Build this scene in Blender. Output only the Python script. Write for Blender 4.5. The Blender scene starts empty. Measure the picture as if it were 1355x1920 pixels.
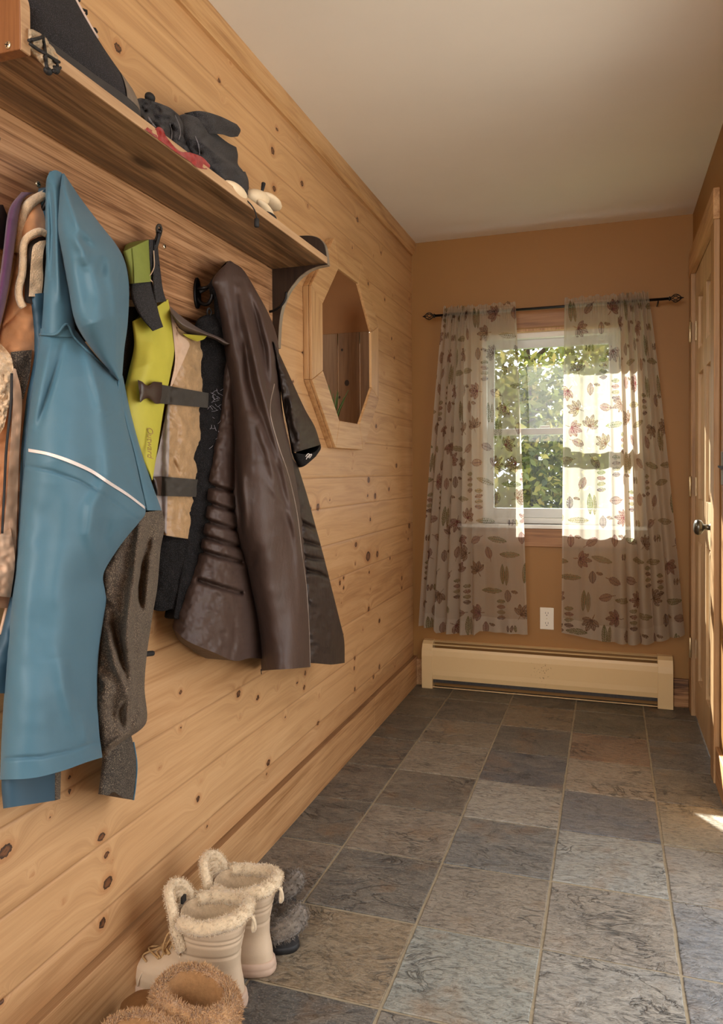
import bpy, math, random
import numpy as np
from mathutils import Vector, Matrix

random.seed(7)
rng = np.random.default_rng(7)
SC = bpy.context.scene
COL = SC.collection
PI = math.pi

# ------------------------------------------------------------------ camera
F_PX, PPX, PPY = 1392.695, 677.529, 902.569
YAW, PITCH, ROLL = 0.321549, -0.014216, 0.006241
CAM = np.array([1.02018, -3.94357, 1.16873])
W_ROOM, H_ROOM = 1.408, 2.404


def cam_matrix():
    cy, sy = math.cos(YAW), math.sin(YAW)
    rz = np.array([[cy, -sy, 0], [sy, cy, 0], [0, 0, 1]])
    cp, sp = math.cos(PITCH), math.sin(PITCH)
    rx = np.array([[1, 0, 0], [0, cp, -sp], [0, sp, cp]])
    cr, sr = math.cos(ROLL), math.sin(ROLL)
    ry = np.array([[cr, 0, sr], [0, 1, 0], [-sr, 0, cr]])
    return rz @ rx @ ry


MC = cam_matrix()


def rays(u, v):
    """Sight lines of the photograph's points (arrays) in room space."""
    u = np.asarray(u, float)
    v = np.asarray(v, float)
    d = np.stack([(u - PPX) / F_PX, np.ones_like(u), -(v - PPY) / F_PX], -1)
    return d @ MC.T


def on_x(u, v, x):
    d = rays(u, v)
    t = (np.asarray(x, float) - CAM[0]) / d[..., 0]
    return CAM + d * t[..., None]


def on_y(u, v, y):
    d = rays(u, v)
    t = (np.asarray(y, float) - CAM[1]) / d[..., 1]
    return CAM + d * t[..., None]


cam_data = bpy.data.cameras.new('camera')
cam_data.sensor_fit = 'HORIZONTAL'
cam_data.sensor_width = 36.0
cam_data.lens = F_PX / 1355.0 * 36.0
cam_data.shift_x = -(PPX - 677.5) / 1355.0
cam_data.shift_y = (PPY - 960.0) / 1355.0
cam_data.clip_start = 0.02
cam = bpy.data.objects.new('camera', cam_data)
COL.objects.link(cam)
mw = Matrix.Identity(4)
for i in range(3):
    mw[i][0] = MC[i, 0]
    mw[i][1] = MC[i, 2]
    mw[i][2] = -MC[i, 1]
    mw[i][3] = CAM[i]
cam.matrix_world = mw
SC.camera = cam

# ------------------------------------------------------------------ materials


def srgb(r, g, b):
    def f(c):
        c /= 255.0
        return c / 12.92 if c <= 0.04045 else ((c + 0.055) / 1.055) ** 2.4
    return (f(r), f(g), f(b), 1.0)


class NT:
    """Small helper for building node trees."""

    def __init__(self, name):
        self.m = bpy.data.materials.new(name)
        self.m.use_nodes = True
        self.t = self.m.node_tree
        self.t.nodes.clear()
        self.out = self.n('ShaderNodeOutputMaterial')

    def n(self, typ, **kw):
        nd = self.t.nodes.new(typ)
        for k, v in kw.items():
            setattr(nd, k, v)
        return nd

    def set(self, sock, val):
        if hasattr(val, 'is_output') or isinstance(val, bpy.types.NodeSocket):
            self.t.links.new(val, sock)
        else:
            sock.default_value = val

    def math(self, op, a, b=0.0, c=None, clamp=False):
        nd = self.n('ShaderNodeMath', operation=op, use_clamp=clamp)
        self.set(nd.inputs[0], a)
        self.set(nd.inputs[1], b)
        if c is not None:
            self.set(nd.inputs[2], c)
        return nd.outputs[0]

    def mix(self, fac, a, b, blend='MIX'):
        nd = self.n('ShaderNodeMix', data_type='RGBA', blend_type=blend)
        self.set(nd.inputs[0], fac)
        self.set(nd.inputs[6], a)
        self.set(nd.inputs[7], b)
        return nd.outputs[2]

    def ramp(self, fac, stops, interp='LINEAR'):
        nd = self.n('ShaderNodeValToRGB')
        nd.color_ramp.interpolation = interp
        el = nd.color_ramp.elements
        while len(el) < len(stops):
            el.new(0.5)
        for e, (p, c) in zip(el, stops):
            e.position = p
            e.color = c if len(c) == 4 else (*c, 1)
        self.set(nd.inputs[0], fac)
        return nd.outputs[0]

    def coord(self, scale=(1, 1, 1), loc=(0, 0, 0), rot=(0, 0, 0)):
        tc = self.n('ShaderNodeTexCoord')
        mp = self.n('ShaderNodeMapping')
        self.set(mp.inputs['Vector'], tc.outputs['Object'])
        mp.inputs['Scale'].default_value = scale
        mp.inputs['Location'].default_value = loc
        mp.inputs['Rotation'].default_value = rot
        return mp.outputs[0]

    def noise(self, vec, scale=5, detail=3, rough=0.55, dist=0.0):
        nd = self.n('ShaderNodeTexNoise')
        self.set(nd.inputs['Vector'], vec)
        nd.inputs['Scale'].default_value = scale
        nd.inputs['Detail'].default_value = detail
        nd.inputs['Roughness'].default_value = rough
        nd.inputs['Distortion'].default_value = dist
        return nd.outputs['Fac']

    def attr(self, name, typ='GEOMETRY'):
        return self.n('ShaderNodeAttribute', attribute_name=name, attribute_type=typ)

    def bump(self, h, strength=0.3, dist=0.01, normal=None):
        nd = self.n('ShaderNodeBump')
        nd.inputs['Strength'].default_value = strength
        nd.inputs['Distance'].default_value = dist
        self.set(nd.inputs['Height'], h)
        if normal is not None:
            self.set(nd.inputs['Normal'], normal)
        return nd.outputs[0]

    def bsdf(self, col, rough=0.6, metal=0.0, normal=None, spec=0.5, sheen=0.0, coat=0.0, sub=0.0):
        nd = self.n('ShaderNodeBsdfPrincipled')
        self.set(nd.inputs['Base Color'], col)
        self.set(nd.inputs['Roughness'], rough)
        self.set(nd.inputs['Metallic'], metal)
        self.set(nd.inputs['Specular IOR Level'], spec)
        if sheen:
            nd.inputs['Sheen Weight'].default_value = sheen
            nd.inputs['Sheen Roughness'].default_value = 0.5
        if coat:
            nd.inputs['Coat Weight'].default_value = coat
            nd.inputs['Coat Roughness'].default_value = 0.25
        if normal is not None:
            self.set(nd.inputs['Normal'], normal)
        self.t.links.new(nd.outputs[0], self.out.inputs[0])
        return nd


def plain(name, col, rough=0.6, var=0.12, scale=14.0, bump=0.0, bscale=120.0, metal=0.0, spec=0.5,
          sheen=0.0, stretch=(1, 1, 1), coat=0.0, speck=None, speck_scale=400.0, bdist=0.002):
    """Plain material: base colour with soft mottling, optional speckle and fine bump."""
    t = NT(name)
    vec = t.coord(stretch)
    nz = t.noise(vec, scale, 4, 0.6)
    dark = tuple(c * (1 - var) for c in col[:3]) + (1,)
    lite = tuple(min(1, c * (1 + var)) for c in col[:3]) + (1,)
    c = t.ramp(nz, [(0.3, dark), (0.7, lite)])
    if speck:
        sn = t.noise(t.coord(), speck_scale, 1, 0.5)
        sf = t.ramp(sn, [(0.52, (0, 0, 0)), (0.66, (1, 1, 1))])
        c = t.mix(sf, c, speck)
    nrm = None
    if bump:
        nrm = t.bump(t.noise(vec, bscale, 3, 0.6), bump, bdist)
    t.bsdf(c, rough, metal, nrm, spec, sheen, coat)
    return t.m


def woodmat(name, c_dark, c_mid, c_lite, axis='y', rough=0.5, fine=60.0, bump=0.15, contrast=(0.3, 0.5, 0.72),
            coat=0.0, streak=0.0, knotty=False, gain=1.5):
    """Plain sawn wood, grain along the given axis."""
    t = NT(name)
    k = {'x': (1.2, 14, 14), 'y': (14, 1.2, 14), 'z': (14, 14, 1.2)}[axis]
    kf = {'x': (2, fine, fine), 'y': (fine, 2, fine), 'z': (fine, fine, 2)}[axis]
    big = t.noise(t.coord(k), 1.0, 4, 0.6, 1.2)
    fin = t.noise(t.coord(kf), 1.6, 4, 0.65, 0.4)
    f = t.math('ADD', t.math('MULTIPLY', big, 0.5), t.math('MULTIPLY', fin, 0.5))
    f = t.math('ADD', t.math('MULTIPLY', t.math('SUBTRACT', f, 0.5), gain), 0.5)
    c = t.ramp(f, [(contrast[0], c_dark), (contrast[1], c_mid), (contrast[2], c_lite)])
    if streak:
        st = t.noise(t.coord(tuple(a * 0.55 for a in k), (3.1, 7.7, 1.3)), 1.0, 3, 0.6, 2.0)
        c = t.mix(t.math('MULTIPLY', t.ramp(st, [(0.42, (1, 1, 1)), (0.6, (0, 0, 0))]), streak), c, c_dark)
    if knotty:
        vo = t.n('ShaderNodeTexVoronoi', feature='F1')
        kk = {'x': (2.2, 6, 6), 'y': (6, 2.2, 6), 'z': (6, 6, 2.2)}[axis]
        t.set(vo.inputs['Vector'], t.coord(kk, (0.37, 0.21, 0.43)))
        vo.inputs['Scale'].default_value = 1.0
        c = t.mix(t.ramp(vo.outputs['Distance'], [(0.05, (1, 1, 1)), (0.13, (0, 0, 0))]), c,
                  tuple(a * 0.35 for a in c_dark[:3]) + (1,))
    t.bsdf(c, rough, 0, t.bump(fin, bump, 0.002), 0.4, 0, coat)
    return t.m


# ------------------------------------------------------------------ object helpers


def world_loc(o):
    p = Vector((0, 0, 0))
    while o is not None:
        p += o.location
        o = o.parent
    return p


def obj(name, V, F, mat, parent=None, smooth=False, bevel=0.0, local=False, kind=None, segs=2):
    """Links one mesh object; vertices are given in room space unless local."""
    V = np.asarray(V, float).reshape(-1, 3)
    if parent is not None and not local:
        V = V - np.array(world_loc(parent))
    me = bpy.data.meshes.new(name)
    me.from_pydata(V.tolist(), [], [list(map(int, f)) for f in F])
    me.update()
    if smooth:
        me.polygons.foreach_set('use_smooth', [True] * len(me.polygons))
    if mat is not None:
        me.materials.append(mat)
    o = bpy.data.objects.new(name, me)
    COL.objects.link(o)
    if parent is not None:
        o.parent = parent
    if kind:
        o['kind'] = kind
    if bevel:
        b = o.modifiers.new('bevel', 'BEVEL')
        b.width = bevel
        b.segments = segs
        b.limit_method = 'ANGLE'
        b.angle_limit = math.radians(40)
    return o


def thing(name, label, cat, loc=(0, 0, 0), group=None):
    o = bpy.data.objects.new(name, None)
    COL.objects.link(o)
    o.location = loc
    o.empty_display_size = 0.05
    o['label'] = label
    o['category'] = cat
    if group:
        o['group'] = group
    return o


def tag(o, label, cat, group=None):
    o['label'] = label
    o['category'] = cat
    if group:
        o['group'] = group
    return o


def struct(o):
    o['kind'] = 'structure'
    return o


class MB:
    """Collects simple solids into one mesh."""

    def __init__(self):
        self.V, self.F = [], []

    def add(self, V, F):
        k = len(self.V)
        self.V += [tuple(map(float, p)) for p in V]
        self.F += [[i + k for i in f] for f in F]
        return self

    def box(self, x0, x1, y0, y1, z0, z1):
        V = [(x0, y0, z0), (x1, y0, z0), (x1, y1, z0), (x0, y1, z0), (x0, y0, z1), (x1, y0, z1), (x1, y1, z1), (x0, y1, z1)]
        F = [(0, 3, 2, 1), (4, 5, 6, 7), (0, 1, 5, 4), (1, 2, 6, 5), (2, 3, 7, 6), (3, 0, 4, 7)]
        return self.add(V, F)

    def prism(self, prof, axis, a, b):
        """Extrudes a closed 2-D outline along an axis ('x','y','z') from a to b."""
        n = len(prof)
        mk = {'x': lambda p, s: (s, p[0], p[1]), 'y': lambda p, s: (p[0], s, p[1]), 'z': lambda p, s: (p[0], p[1], s)}[axis]
        V = [mk(p, a) for p in prof] + [mk(p, b) for p in prof]
        F = [[i, (i + 1) % n, (i + 1) % n + n, i + n] for i in range(n)]
        F += [list(range(n))[::-1], list(range(n, 2 * n))]
        return self.add(V, F)

    def tube(self, pts, r, n=8, closed=False, cap=True):
        V, F = tube(pts, r, n, closed, cap)
        return self.add(V, F)

    def loft(self, rings, cap0=True, cap1=True):
        V, F = loft(rings, cap0, cap1)
        return self.add(V, F)

    def build(self, name, mat, parent=None, **kw):
        return obj(name, self.V, self.F, mat, parent, **kw)


def tube(pts, r, n=8, closed=False, cap=True):
    P = np.asarray(pts, float)
    m = len(P)
    rr = np.full(m, r) if np.isscalar(r) else np.asarray(r, float)
    if closed:
        T = np.roll(P, -1, 0) - np.roll(P, 1, 0)
    else:
        T = np.gradient(P, axis=0)
    T /= np.linalg.norm(T, axis=1)[:, None] + 1e-12
    up = np.array([0, 0, 1.0])
    if abs(T[0] @ up) > 0.9:
        up = np.array([1.0, 0, 0])
    V, F = [], []
    N = np.cross(T[0], up)
    for i in range(m):
        N = N - T[i] * (N @ T[i])
        N /= np.linalg.norm(N) + 1e-12
        B = np.cross(T[i], N)
        for k in range(n):
            a = 2 * PI * k / n
            V.append(P[i] + rr[i] * (math.cos(a) * N + math.sin(a) * B))
    for i in range(m if closed else m - 1):
        j = (i + 1) % m
        for k in range(n):
            k2 = (k + 1) % n
            F.append([i * n + k, i * n + k2, j * n + k2, j * n + k])
    if cap and not closed:
        F.append(list(range(n))[::-1])
        F.append([(m - 1) * n + k for k in range(n)])
    return V, F


def loft(rings, cap0=True, cap1=True):
    n = len(rings[0])
    V = [p for r in rings for p in r]
    F = []
    for i in range(len(rings) - 1):
        for k in range(n):
            k2 = (k + 1) % n
            F.append([i * n + k, i * n + k2, (i + 1) * n + k2, (i + 1) * n + k])
    if cap0:
        F.append(list(range(n))[::-1])
    if cap1:
        F.append([(len(rings) - 1) * n + k for k in range(n)])
    return V, F


def spline(pts, n):
    """Catmull-Rom through the points, n samples evenly by length."""
    P = np.asarray(pts, float)
    if len(P) == 2:
        t = np.linspace(0, 1, n)[:, None]
        return P[0] * (1 - t) + P[1] * t
    Q = np.vstack([2 * P[0] - P[1], P, 2 * P[-1] - P[-2]])
    out = []
    for i in range(1, len(Q) - 2):
        t = np.linspace(0, 1, 12, endpoint=False)[:, None]
        a, b, c, d = Q[i - 1], Q[i], Q[i + 1], Q[i + 2]
        out.append(0.5 * (2 * b + (c - a) * t + (2 * a - 5 * b + 4 * c - d) * t ** 2 + (3 * b - a - 3 * c + d) * t ** 3))
    out = np.vstack(out + [P[-1:]])
    s = np.concatenate([[0], np.cumsum(np.linalg.norm(np.diff(out, axis=0), axis=1))])
    q = np.linspace(0, s[-1], n)
    return np.stack([np.interp(q, s, out[:, i]) for i in range(out.shape[1])], 1)


def coons(L, R, T, B, ns, nt):
    L, R = spline(L, nt), spline(R, nt)
    T = spline(T, ns) if T is not None else spline([L[0], R[0]], ns)
    B = spline(B, ns) if B is not None else spline([L[-1], R[-1]], ns)
    T[0], T[-1], B[0], B[-1] = L[0], R[0], L[-1], R[-1]
    s = np.linspace(0, 1, ns)[None, :, None]
    t = np.linspace(0, 1, nt)[:, None, None]
    G = (1 - s) * L[:, None] + s * R[:, None] + (1 - t) * T[None] + t * B[None]
    G -= (1 - s) * (1 - t) * L[0] + s * (1 - t) * R[0] + (1 - s) * t * L[-1] + s * t * R[-1]
    return G


def line_dist(G, pts):
    """Distance (and place along, 0..1) of grid points to a polyline."""
    P = np.asarray(pts, float)
    best = np.full(G.shape[:-1], 1e9)
    along = np.zeros(G.shape[:-1])
    seg = np.linalg.norm(np.diff(P, axis=0), axis=1)
    cum = np.concatenate([[0], np.cumsum(seg)])
    for i in range(len(P) - 1):
        d = P[i + 1] - P[i]
        t = np.clip(((G - P[i]) @ d) / (d @ d + 1e-12), 0, 1)
        q = np.linalg.norm(G - (P[i] + t[..., None] * d), axis=-1)
        w = q < best
        best = np.where(w, q, best)
        along = np.where(w, (cum[i] + t * seg[i]) / cum[-1], along)
    return best, along


def vnoise(X, seed=0):
    """Smooth value noise on (...,2) or (...,3) coordinates, about -1..1."""
    X = np.asarray(X, float)
    d = X.shape[-1]
    i0 = np.floor(X).astype(int)
    f = X - i0
    f = f * f * (3 - 2 * f)
    tot = np.zeros(X.shape[:-1])
    for c in range(2 ** d):
        w = np.ones(X.shape[:-1])
        h = np.full(X.shape[:-1], seed * 374761393, dtype=np.int64)
        for k in range(d):
            b = (c >> k) & 1
            w = w * (f[..., k] if b else 1 - f[..., k])
            h = (h ^ ((i0[..., k] + b).astype(np.int64) * [73856093, 19349663, 83492791][k])) * 1274126177 & 0x7fffffff
        h = (h ^ (h >> 13)) * 1103515245 & 0x7fffffff
        tot += w * ((h % 20011) / 10005.5 - 1)
    return tot


SURF = {}


def grid_faces(ns, nt, off=0, flip=False):
    i, j = np.meshgrid(np.arange(nt - 1), np.arange(ns - 1), indexing='ij')
    a = (i * ns + j + off).ravel()
    q = np.stack([a, a + ns, a + ns + 1, a + 1], 1)
    return (q[:, ::-1] if flip else q).tolist()


def relief(name, mat, parent, L, R, prof, T=None, B=None, folds=(), px=4.0, back=None, thick=None,
           power=0.5, nz=(0.0, 40.0), key=None, on=None, lift=0.003, edge=None):
    """A hanging piece of cloth with real depth. Its outline is placed on sight lines of the photograph and each
    point gets its own distance from the wall (x). prof rows: (t, x_left, x_right, bulge). back: x of the rear face;
    thick: thickness of a thin panel instead. on: key of another piece this one is sewn onto (lift above it)."""
    lenL = np.linalg.norm(np.diff(np.asarray(L, float), axis=0), axis=1).sum()
    wid = max(np.linalg.norm(np.subtract(spline(L, 9), spline(R, 9)), axis=1).max(), 4)
    lenT = max(lenL, np.linalg.norm(np.diff(np.asarray(R, float), axis=0), axis=1).sum())
    ns = int(np.clip(wid / px, 6, 160))
    nt = int(np.clip(lenT / px, 6, 420))
    G = coons(L, R, T, B, ns, nt)
    s = np.linspace(0, 1, ns)[None]
    t = np.linspace(0, 1, nt)[:, None]
    if on is not None:
        x = surf_x(on, G) + lift
        if edge:
            x = x + edge * (1 - np.abs(2 * s - 1) ** 3) * (1 - np.abs(2 * t - 1) ** 3)
    else:
        pr = np.asarray(prof, float)
        xl = np.interp(t, pr[:, 0], pr[:, 1])
        xr = np.interp(t, pr[:, 0], pr[:, 2])
        bu = np.interp(t, pr[:, 0], pr[:, 3])
        x = xl + (xr - xl) * s + bu * np.clip(1 - (2 * s - 1) ** 2, 0, 1) ** power
    for fo in folds:
        pts, amp, w = fo[:3]
        d, al = line_dist(G, pts)
        taper = 1.0 if len(fo) > 3 else np.clip(np.sin(PI * np.clip(al, 0.02, 0.98)), 0, 1) ** 0.5
        x = x + amp * np.exp(-(d / w) ** 2) * taper
    if nz[0]:
        x = x + nz[0] * (vnoise(G / nz[1], 3) + 0.5 * vnoise(G / nz[1] * 2.3, 5))
    P = on_x(G[..., 0], G[..., 1], x)
    if key:
        SURF[key] = (G.reshape(-1, 2), x.ravel())
    if thick is not None:
        Q = on_x(G[..., 0], G[..., 1], x - thick)
    else:
        xb = np.minimum(back if back is not None else 0.024, P[..., 0] - 0.003)
        Q = on_x(G[..., 0], G[..., 1], xb)
        same = np.stack([xb, P[..., 1], P[..., 2]], -1)
        rel = (same - CAM) @ MC
        us = PPX + F_PX * rel[..., 0] / rel[..., 1]
        room = np.clip((G[..., 0] - G[:, :1, 0]) / (G[..., 0] - us + 1e-6), 0, 1) * 0.9
        ss = np.minimum(s ** 0.7 + 0 * t, room)[..., None]
        Q = Q * (1 - ss) + np.stack([xb, P[..., 1], P[..., 2]], -1) * ss
    N = ns * nt
    V = np.vstack([P.reshape(-1, 3), Q.reshape(-1, 3)])
    F = grid_faces(ns, nt) + grid_faces(ns, nt, N, True)
    ring = list(range(ns)) + [i * ns + ns - 1 for i in range(1, nt)] + [(nt - 1) * ns + j for j in range(ns - 2, -1, -1)] \
        + [i * ns for i in range(nt - 2, 0, -1)]
    k = len(V)
    rim = np.vstack([V[ring], V[[r + N for r in ring]]])
    V = np.vstack([V, rim])
    m = len(ring)
    F += [[k + i, k + (i + 1) % m, k + m + (i + 1) % m, k + m + i] for i in range(m)]
    return obj(name, V, F, mat, parent, smooth=True)


def surf_x(key, G):
    """Distance from the wall of an already built piece at points G (interpolated)."""
    if isinstance(key, (list, tuple)):
        out = surf_x(key[0], G)
        for k in key[1:]:
            out = np.maximum(out, surf_x(k, G))
        return out
    UV, X = SURF[key]
    g = G.reshape(-1, 2)
    out = np.empty(len(g))
    for i in range(0, len(g), 400):
        d = ((g[i:i + 400, None] - UV[None]) ** 2).sum(-1)
        idx = np.argpartition(d, 4, axis=1)[:, :4]
        w = 1 / (np.take_along_axis(d, idx, 1) + 0.3)
        out[i:i + 400] = (X[idx] * w).sum(1) / w.sum(1)
    return out.reshape(G.shape[:-1])


def cord(name, mat, parent, pts, r, on=None, x=None, lift=0.002, n=60, sides=6):
    """A thin cord or piping: lies on a piece, or at given distances from the wall."""
    p = spline(pts, n)
    if on is not None:
        xx = surf_x(on, p) + lift
    else:
        xs = np.atleast_1d(x)
        xx = np.interp(np.linspace(0, 1, n), np.linspace(0, 1, len(xs)), xs)
    P = on_x(p[:, 0], p[:, 1], xx)
    V, F = tube(P, r, sides)
    return obj(name, V, F, mat, parent, smooth=True)


def fuzz(name, mat, parent, P, N, count, length, width, local=True, seed=1, droop=0.0, curl=0.4):
    """Short pile: thin strands growing from points P along normals N (part of a fleece)."""
    r = np.random.default_rng(seed)
    i = r.integers(0, len(P), count)
    p = P[i] + r.normal(0, 0.0015, (count, 3))
    d = N[i] + r.normal(0, curl, (count, 3))
    d[:, 2] -= droop
    d /= np.linalg.norm(d, axis=1)[:, None]
    ln = length * r.uniform(0.6, 1.3, count)[:, None]
    side = np.cross(d, r.normal(0, 1, (count, 3)))
    side /= np.linalg.norm(side, axis=1)[:, None] + 1e-9
    bend = r.normal(0, 0.35, (count, 3)) * ln
    mid = p + d * ln * 0.55
    tip = p + d * ln + bend
    V = np.stack([p - side * width, p + side * width, mid + bend * 0.3 + side * width * 0.8, mid + bend * 0.3 - side * width * 0.8, tip], 1).reshape(-1, 3)
    F = []
    for k in range(count):
        b = k * 5
        F.append([b, b + 1, b + 2, b + 3])
        F.append([b + 3, b + 2, b + 4])
    return obj(name, V, F, mat, parent, smooth=True, local=local)


def dup(root, loc, rotz, label=None, name=None):
    c = root.copy()
    COL.objects.link(c)
    c.location = loc
    c.rotation_euler = (0, 0, rotz)
    if label:
        c['label'] = label

    def kids(a, b):
        for ch in list(a.children):
            d = ch.copy()
            COL.objects.link(d)
            d.parent = b
            kids(ch, d)
    kids(root, c)
    return c
# ================================================================== ROOM
SEAMS = [0.06, 0.235, 0.38, 0.54, 0.745, 0.885, 1.026, 1.142, 1.29, 1.44, 1.585, 1.732, 1.885, 2.02, 2.13, 2.245]

KNOTS = [  # u, v, half size in the photograph
    (411, 151, 6), (417, 187, 2.4), (428, 94, 3), (432, 120, 3), (519, 242, 5), (511, 283, 9), (561, 266, 2.6), (566, 344, 7), (514, 354, 7),
    (577, 386, 4), (642, 336, 6), (670, 412, 6), (660, 464, 4), (676, 367, 3), (727, 414, 4), (714, 474, 4), (221, 90, 11), (329, 187, 4),
    (690, 532, 5), (721, 562, 4), (736, 554, 3), (739, 671, 4), (734, 635, 4), (705, 799, 5), (661, 852, 3), (549, 715, 4),
    (567, 661, 4), (662, 865, 3), (660, 878, 2), (743, 873, 5), (691, 900, 7), (689, 929, 4), (703, 930, 7), (729, 917, 5), (596, 951, 9),
    (582, 953, 5), (618, 937, 3), (694, 974, 5), (767, 986, 6), (761, 998, 3), (765, 1010, 3), (667, 1021, 6), (690, 1043, 11), (707, 1039, 7),
    (666, 1057, 4), (731, 1047, 4), (692, 1073, 4), (637, 1093, 6), (644, 1084, 4), (644, 1102, 5), (753, 1084, 5), (753, 1102, 4), (694, 1105, 3),
    (691, 1142, 6), (711, 1164, 5), (643, 1190, 3), (665, 1234, 5), (664, 1253, 5), (711, 1250, 6), (740, 1249, 3), (700, 1269, 5), (665, 1292, 5),
    (572, 1262, 6), (570, 1289, 6), (598, 1305, 4), (596, 1356, 5), (10, 1596, 15), (190, 1569, 10), (200, 1603, 9), (202, 1655, 13), (192, 1731, 12),
    (210, 1616, 3), (377, 1463, 4), (371, 1498, 7), (388, 1548, 5), (130, 1456, 6), (131, 1484, 6), (483, 1308, 6), (557, 1281, 4), (535, 1344, 4), (503, 1430, 7),
    (500, 1452, 4), (447, 1301, 8), (338, 1298, 6), (338, 1367, 6), (283, 1185, 3), (780, 560, 3), (690, 571, 3), (2, 1880, 8), (767, 560, 3),
    (700, 480, 3), (630, 1040, 2.5), (615, 1000, 2.5), (720, 700, 2.5), (747, 750, 3), (741, 800, 3), (725, 840, 2.5), (680, 1180, 3), (620, 1245, 2.5),
    (520, 1290, 3), (450, 1345, 3), (300, 1440, 4), (95, 1530, 3), (60, 1640, 4), (120, 1690, 3), (420, 1430, 3), (640, 1130, 3), (607, 545, 3)]

OCT_C = (-1.125, 1.655)          # y, z of the octagonal opening


def oct_pts(ap):
    r = ap / math.cos(PI / 8)
    return [(OCT_C[0] + r * math.cos(PI / 8 + k * PI / 4), OCT_C[1] + r * math.sin(PI / 8 + k * PI / 4)) for k in range(8)]


# ---- knotty pine boarding
t = NT('knotty_pine_boards')
kn = t.attr('knot').outputs['Fac']
pl = t.attr('board').outputs['Fac']
ang = t.attr('seam').outputs['Fac']
warp = t.math('MULTIPLY', t.math('POWER', 2.718, t.math('MULTIPLY', kn, -0.55)), 0.10)
comb = t.n('ShaderNodeCombineXYZ')
sep = t.n('ShaderNodeSeparateXYZ')
tc = t.n('ShaderNodeTexCoord')
t.set(sep.inputs[0], tc.outputs['Object'])
t.set(comb.inputs[0], t.math('MULTIPLY', pl, 31.7))
t.set(comb.inputs[1], t.math('MULTIPLY', sep.outputs[1], 1.3))
t.set(comb.inputs[2], t.math('MULTIPLY', t.math('ADD', sep.outputs[2], warp), 19.0))
comb2 = t.n('ShaderNodeCombineXYZ')
t.set(comb2.inputs[0], t.math('MULTIPLY', pl, 17.3))
t.set(comb2.inputs[1], t.math('MULTIPLY', sep.outputs[1], 2.0))
t.set(comb2.inputs[2], t.math('MULTIPLY', t.math('ADD', sep.outputs[2], warp), 150.0))
g1 = t.noise(comb.outputs[0], 1.0, 3, 0.6, 1.6)
g2 = t.noise(comb2.outputs[0], 1.0, 4, 0.7, 0.5)
g3 = t.noise(t.coord((1, 1.1, 3.5)), 1.6, 2, 0.5)
base = t.ramp(t.math('ADD', t.math('MULTIPLY', g1, 0.6), t.math('MULTIPLY', g2, 0.4)),
              [(0.32, srgb(146, 106, 68)), (0.5, srgb(186, 146, 102)), (0.66, srgb(204, 166, 122))])
base = t.mix(t.math('MULTIPLY', g3, 0.35), base, srgb(190, 138, 86))
tint = t.n('ShaderNodeTexWhiteNoise', noise_dimensions='1D')
t.set(tint.inputs['W'], pl)
base = t.mix(t.math('MULTIPLY', tint.outputs['Value'], 0.3), base, srgb(218, 178, 128))
kno = t.math('ADD', kn, t.math('MULTIPLY', t.math('SUBTRACT', t.noise(t.coord(), 160, 3), 0.5), 0.55))
halo = t.ramp(t.math('DIVIDE', kno, 4.0), [(0.23, (1, 1, 1)), (0.52, (0, 0, 0))])
base = t.mix(t.math('MULTIPLY', halo, 0.5), base, srgb(160, 100, 52))
kcol = t.ramp(kno, [(0.0, srgb(72, 44, 26)), (0.35, srgb(120, 78, 46)), (0.62, srgb(104, 66, 38)), (0.82, srgb(50, 32, 20)), (1.0, srgb(66, 42, 24))])
km = t.ramp(kno, [(0.93, (1, 1, 1)), (1.12, (0, 0, 0))])
base = t.mix(km, base, kcol)
base = t.mix(t.math('MULTIPLY', t.math('SUBTRACT', 1.0, ang), 0.42), base, srgb(120, 78, 42))
t.bsdf(base, t.math('ADD', 0.38, t.math('MULTIPLY', g2, 0.2)), 0, t.bump(g2, 0.12, 0.002), 0.45)
M_PINEWALL = t.m

M_PINE = woodmat('pine_trim', srgb(160, 118, 76), srgb(190, 150, 104), srgb(206, 168, 122), 'y', 0.45)
M_PINE_Z = woodmat('pine_upright', srgb(160, 118, 76), srgb(190, 150, 104), srgb(206, 168, 122), 'z', 0.45)
M_OAKBASE = woodmat('grained_baseboard', srgb(140, 98, 58), srgb(178, 136, 92), srgb(196, 154, 108), 'y', 0.45, fine=90, contrast=(0.32, 0.5, 0.66))
M_DOOR = woodmat('varnished_pine_door', srgb(164, 134, 96), srgb(194, 164, 124), srgb(208, 180, 142), 'z', 0.4, fine=45)
M_OCHRE = plain('ochre_wall_paint', srgb(146, 102, 44), 0.55, 0.03, 3.0, 0.06, 180)
M_CEIL = plain('matt_ceiling_paint', srgb(226, 222, 214), 0.75, 0.02, 3.0, 0.04, 150)
M_WHITE = plain('white_vinyl', srgb(228, 228, 222), 0.4, 0.03)
M_SHADEWOOD = woodmat('brown_casing_with_shade', srgb(120, 82, 48), srgb(150, 106, 66), srgb(168, 124, 80), 'x', 0.45)  # head casing's shade put into this darker pine colour; apron shares it

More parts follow.
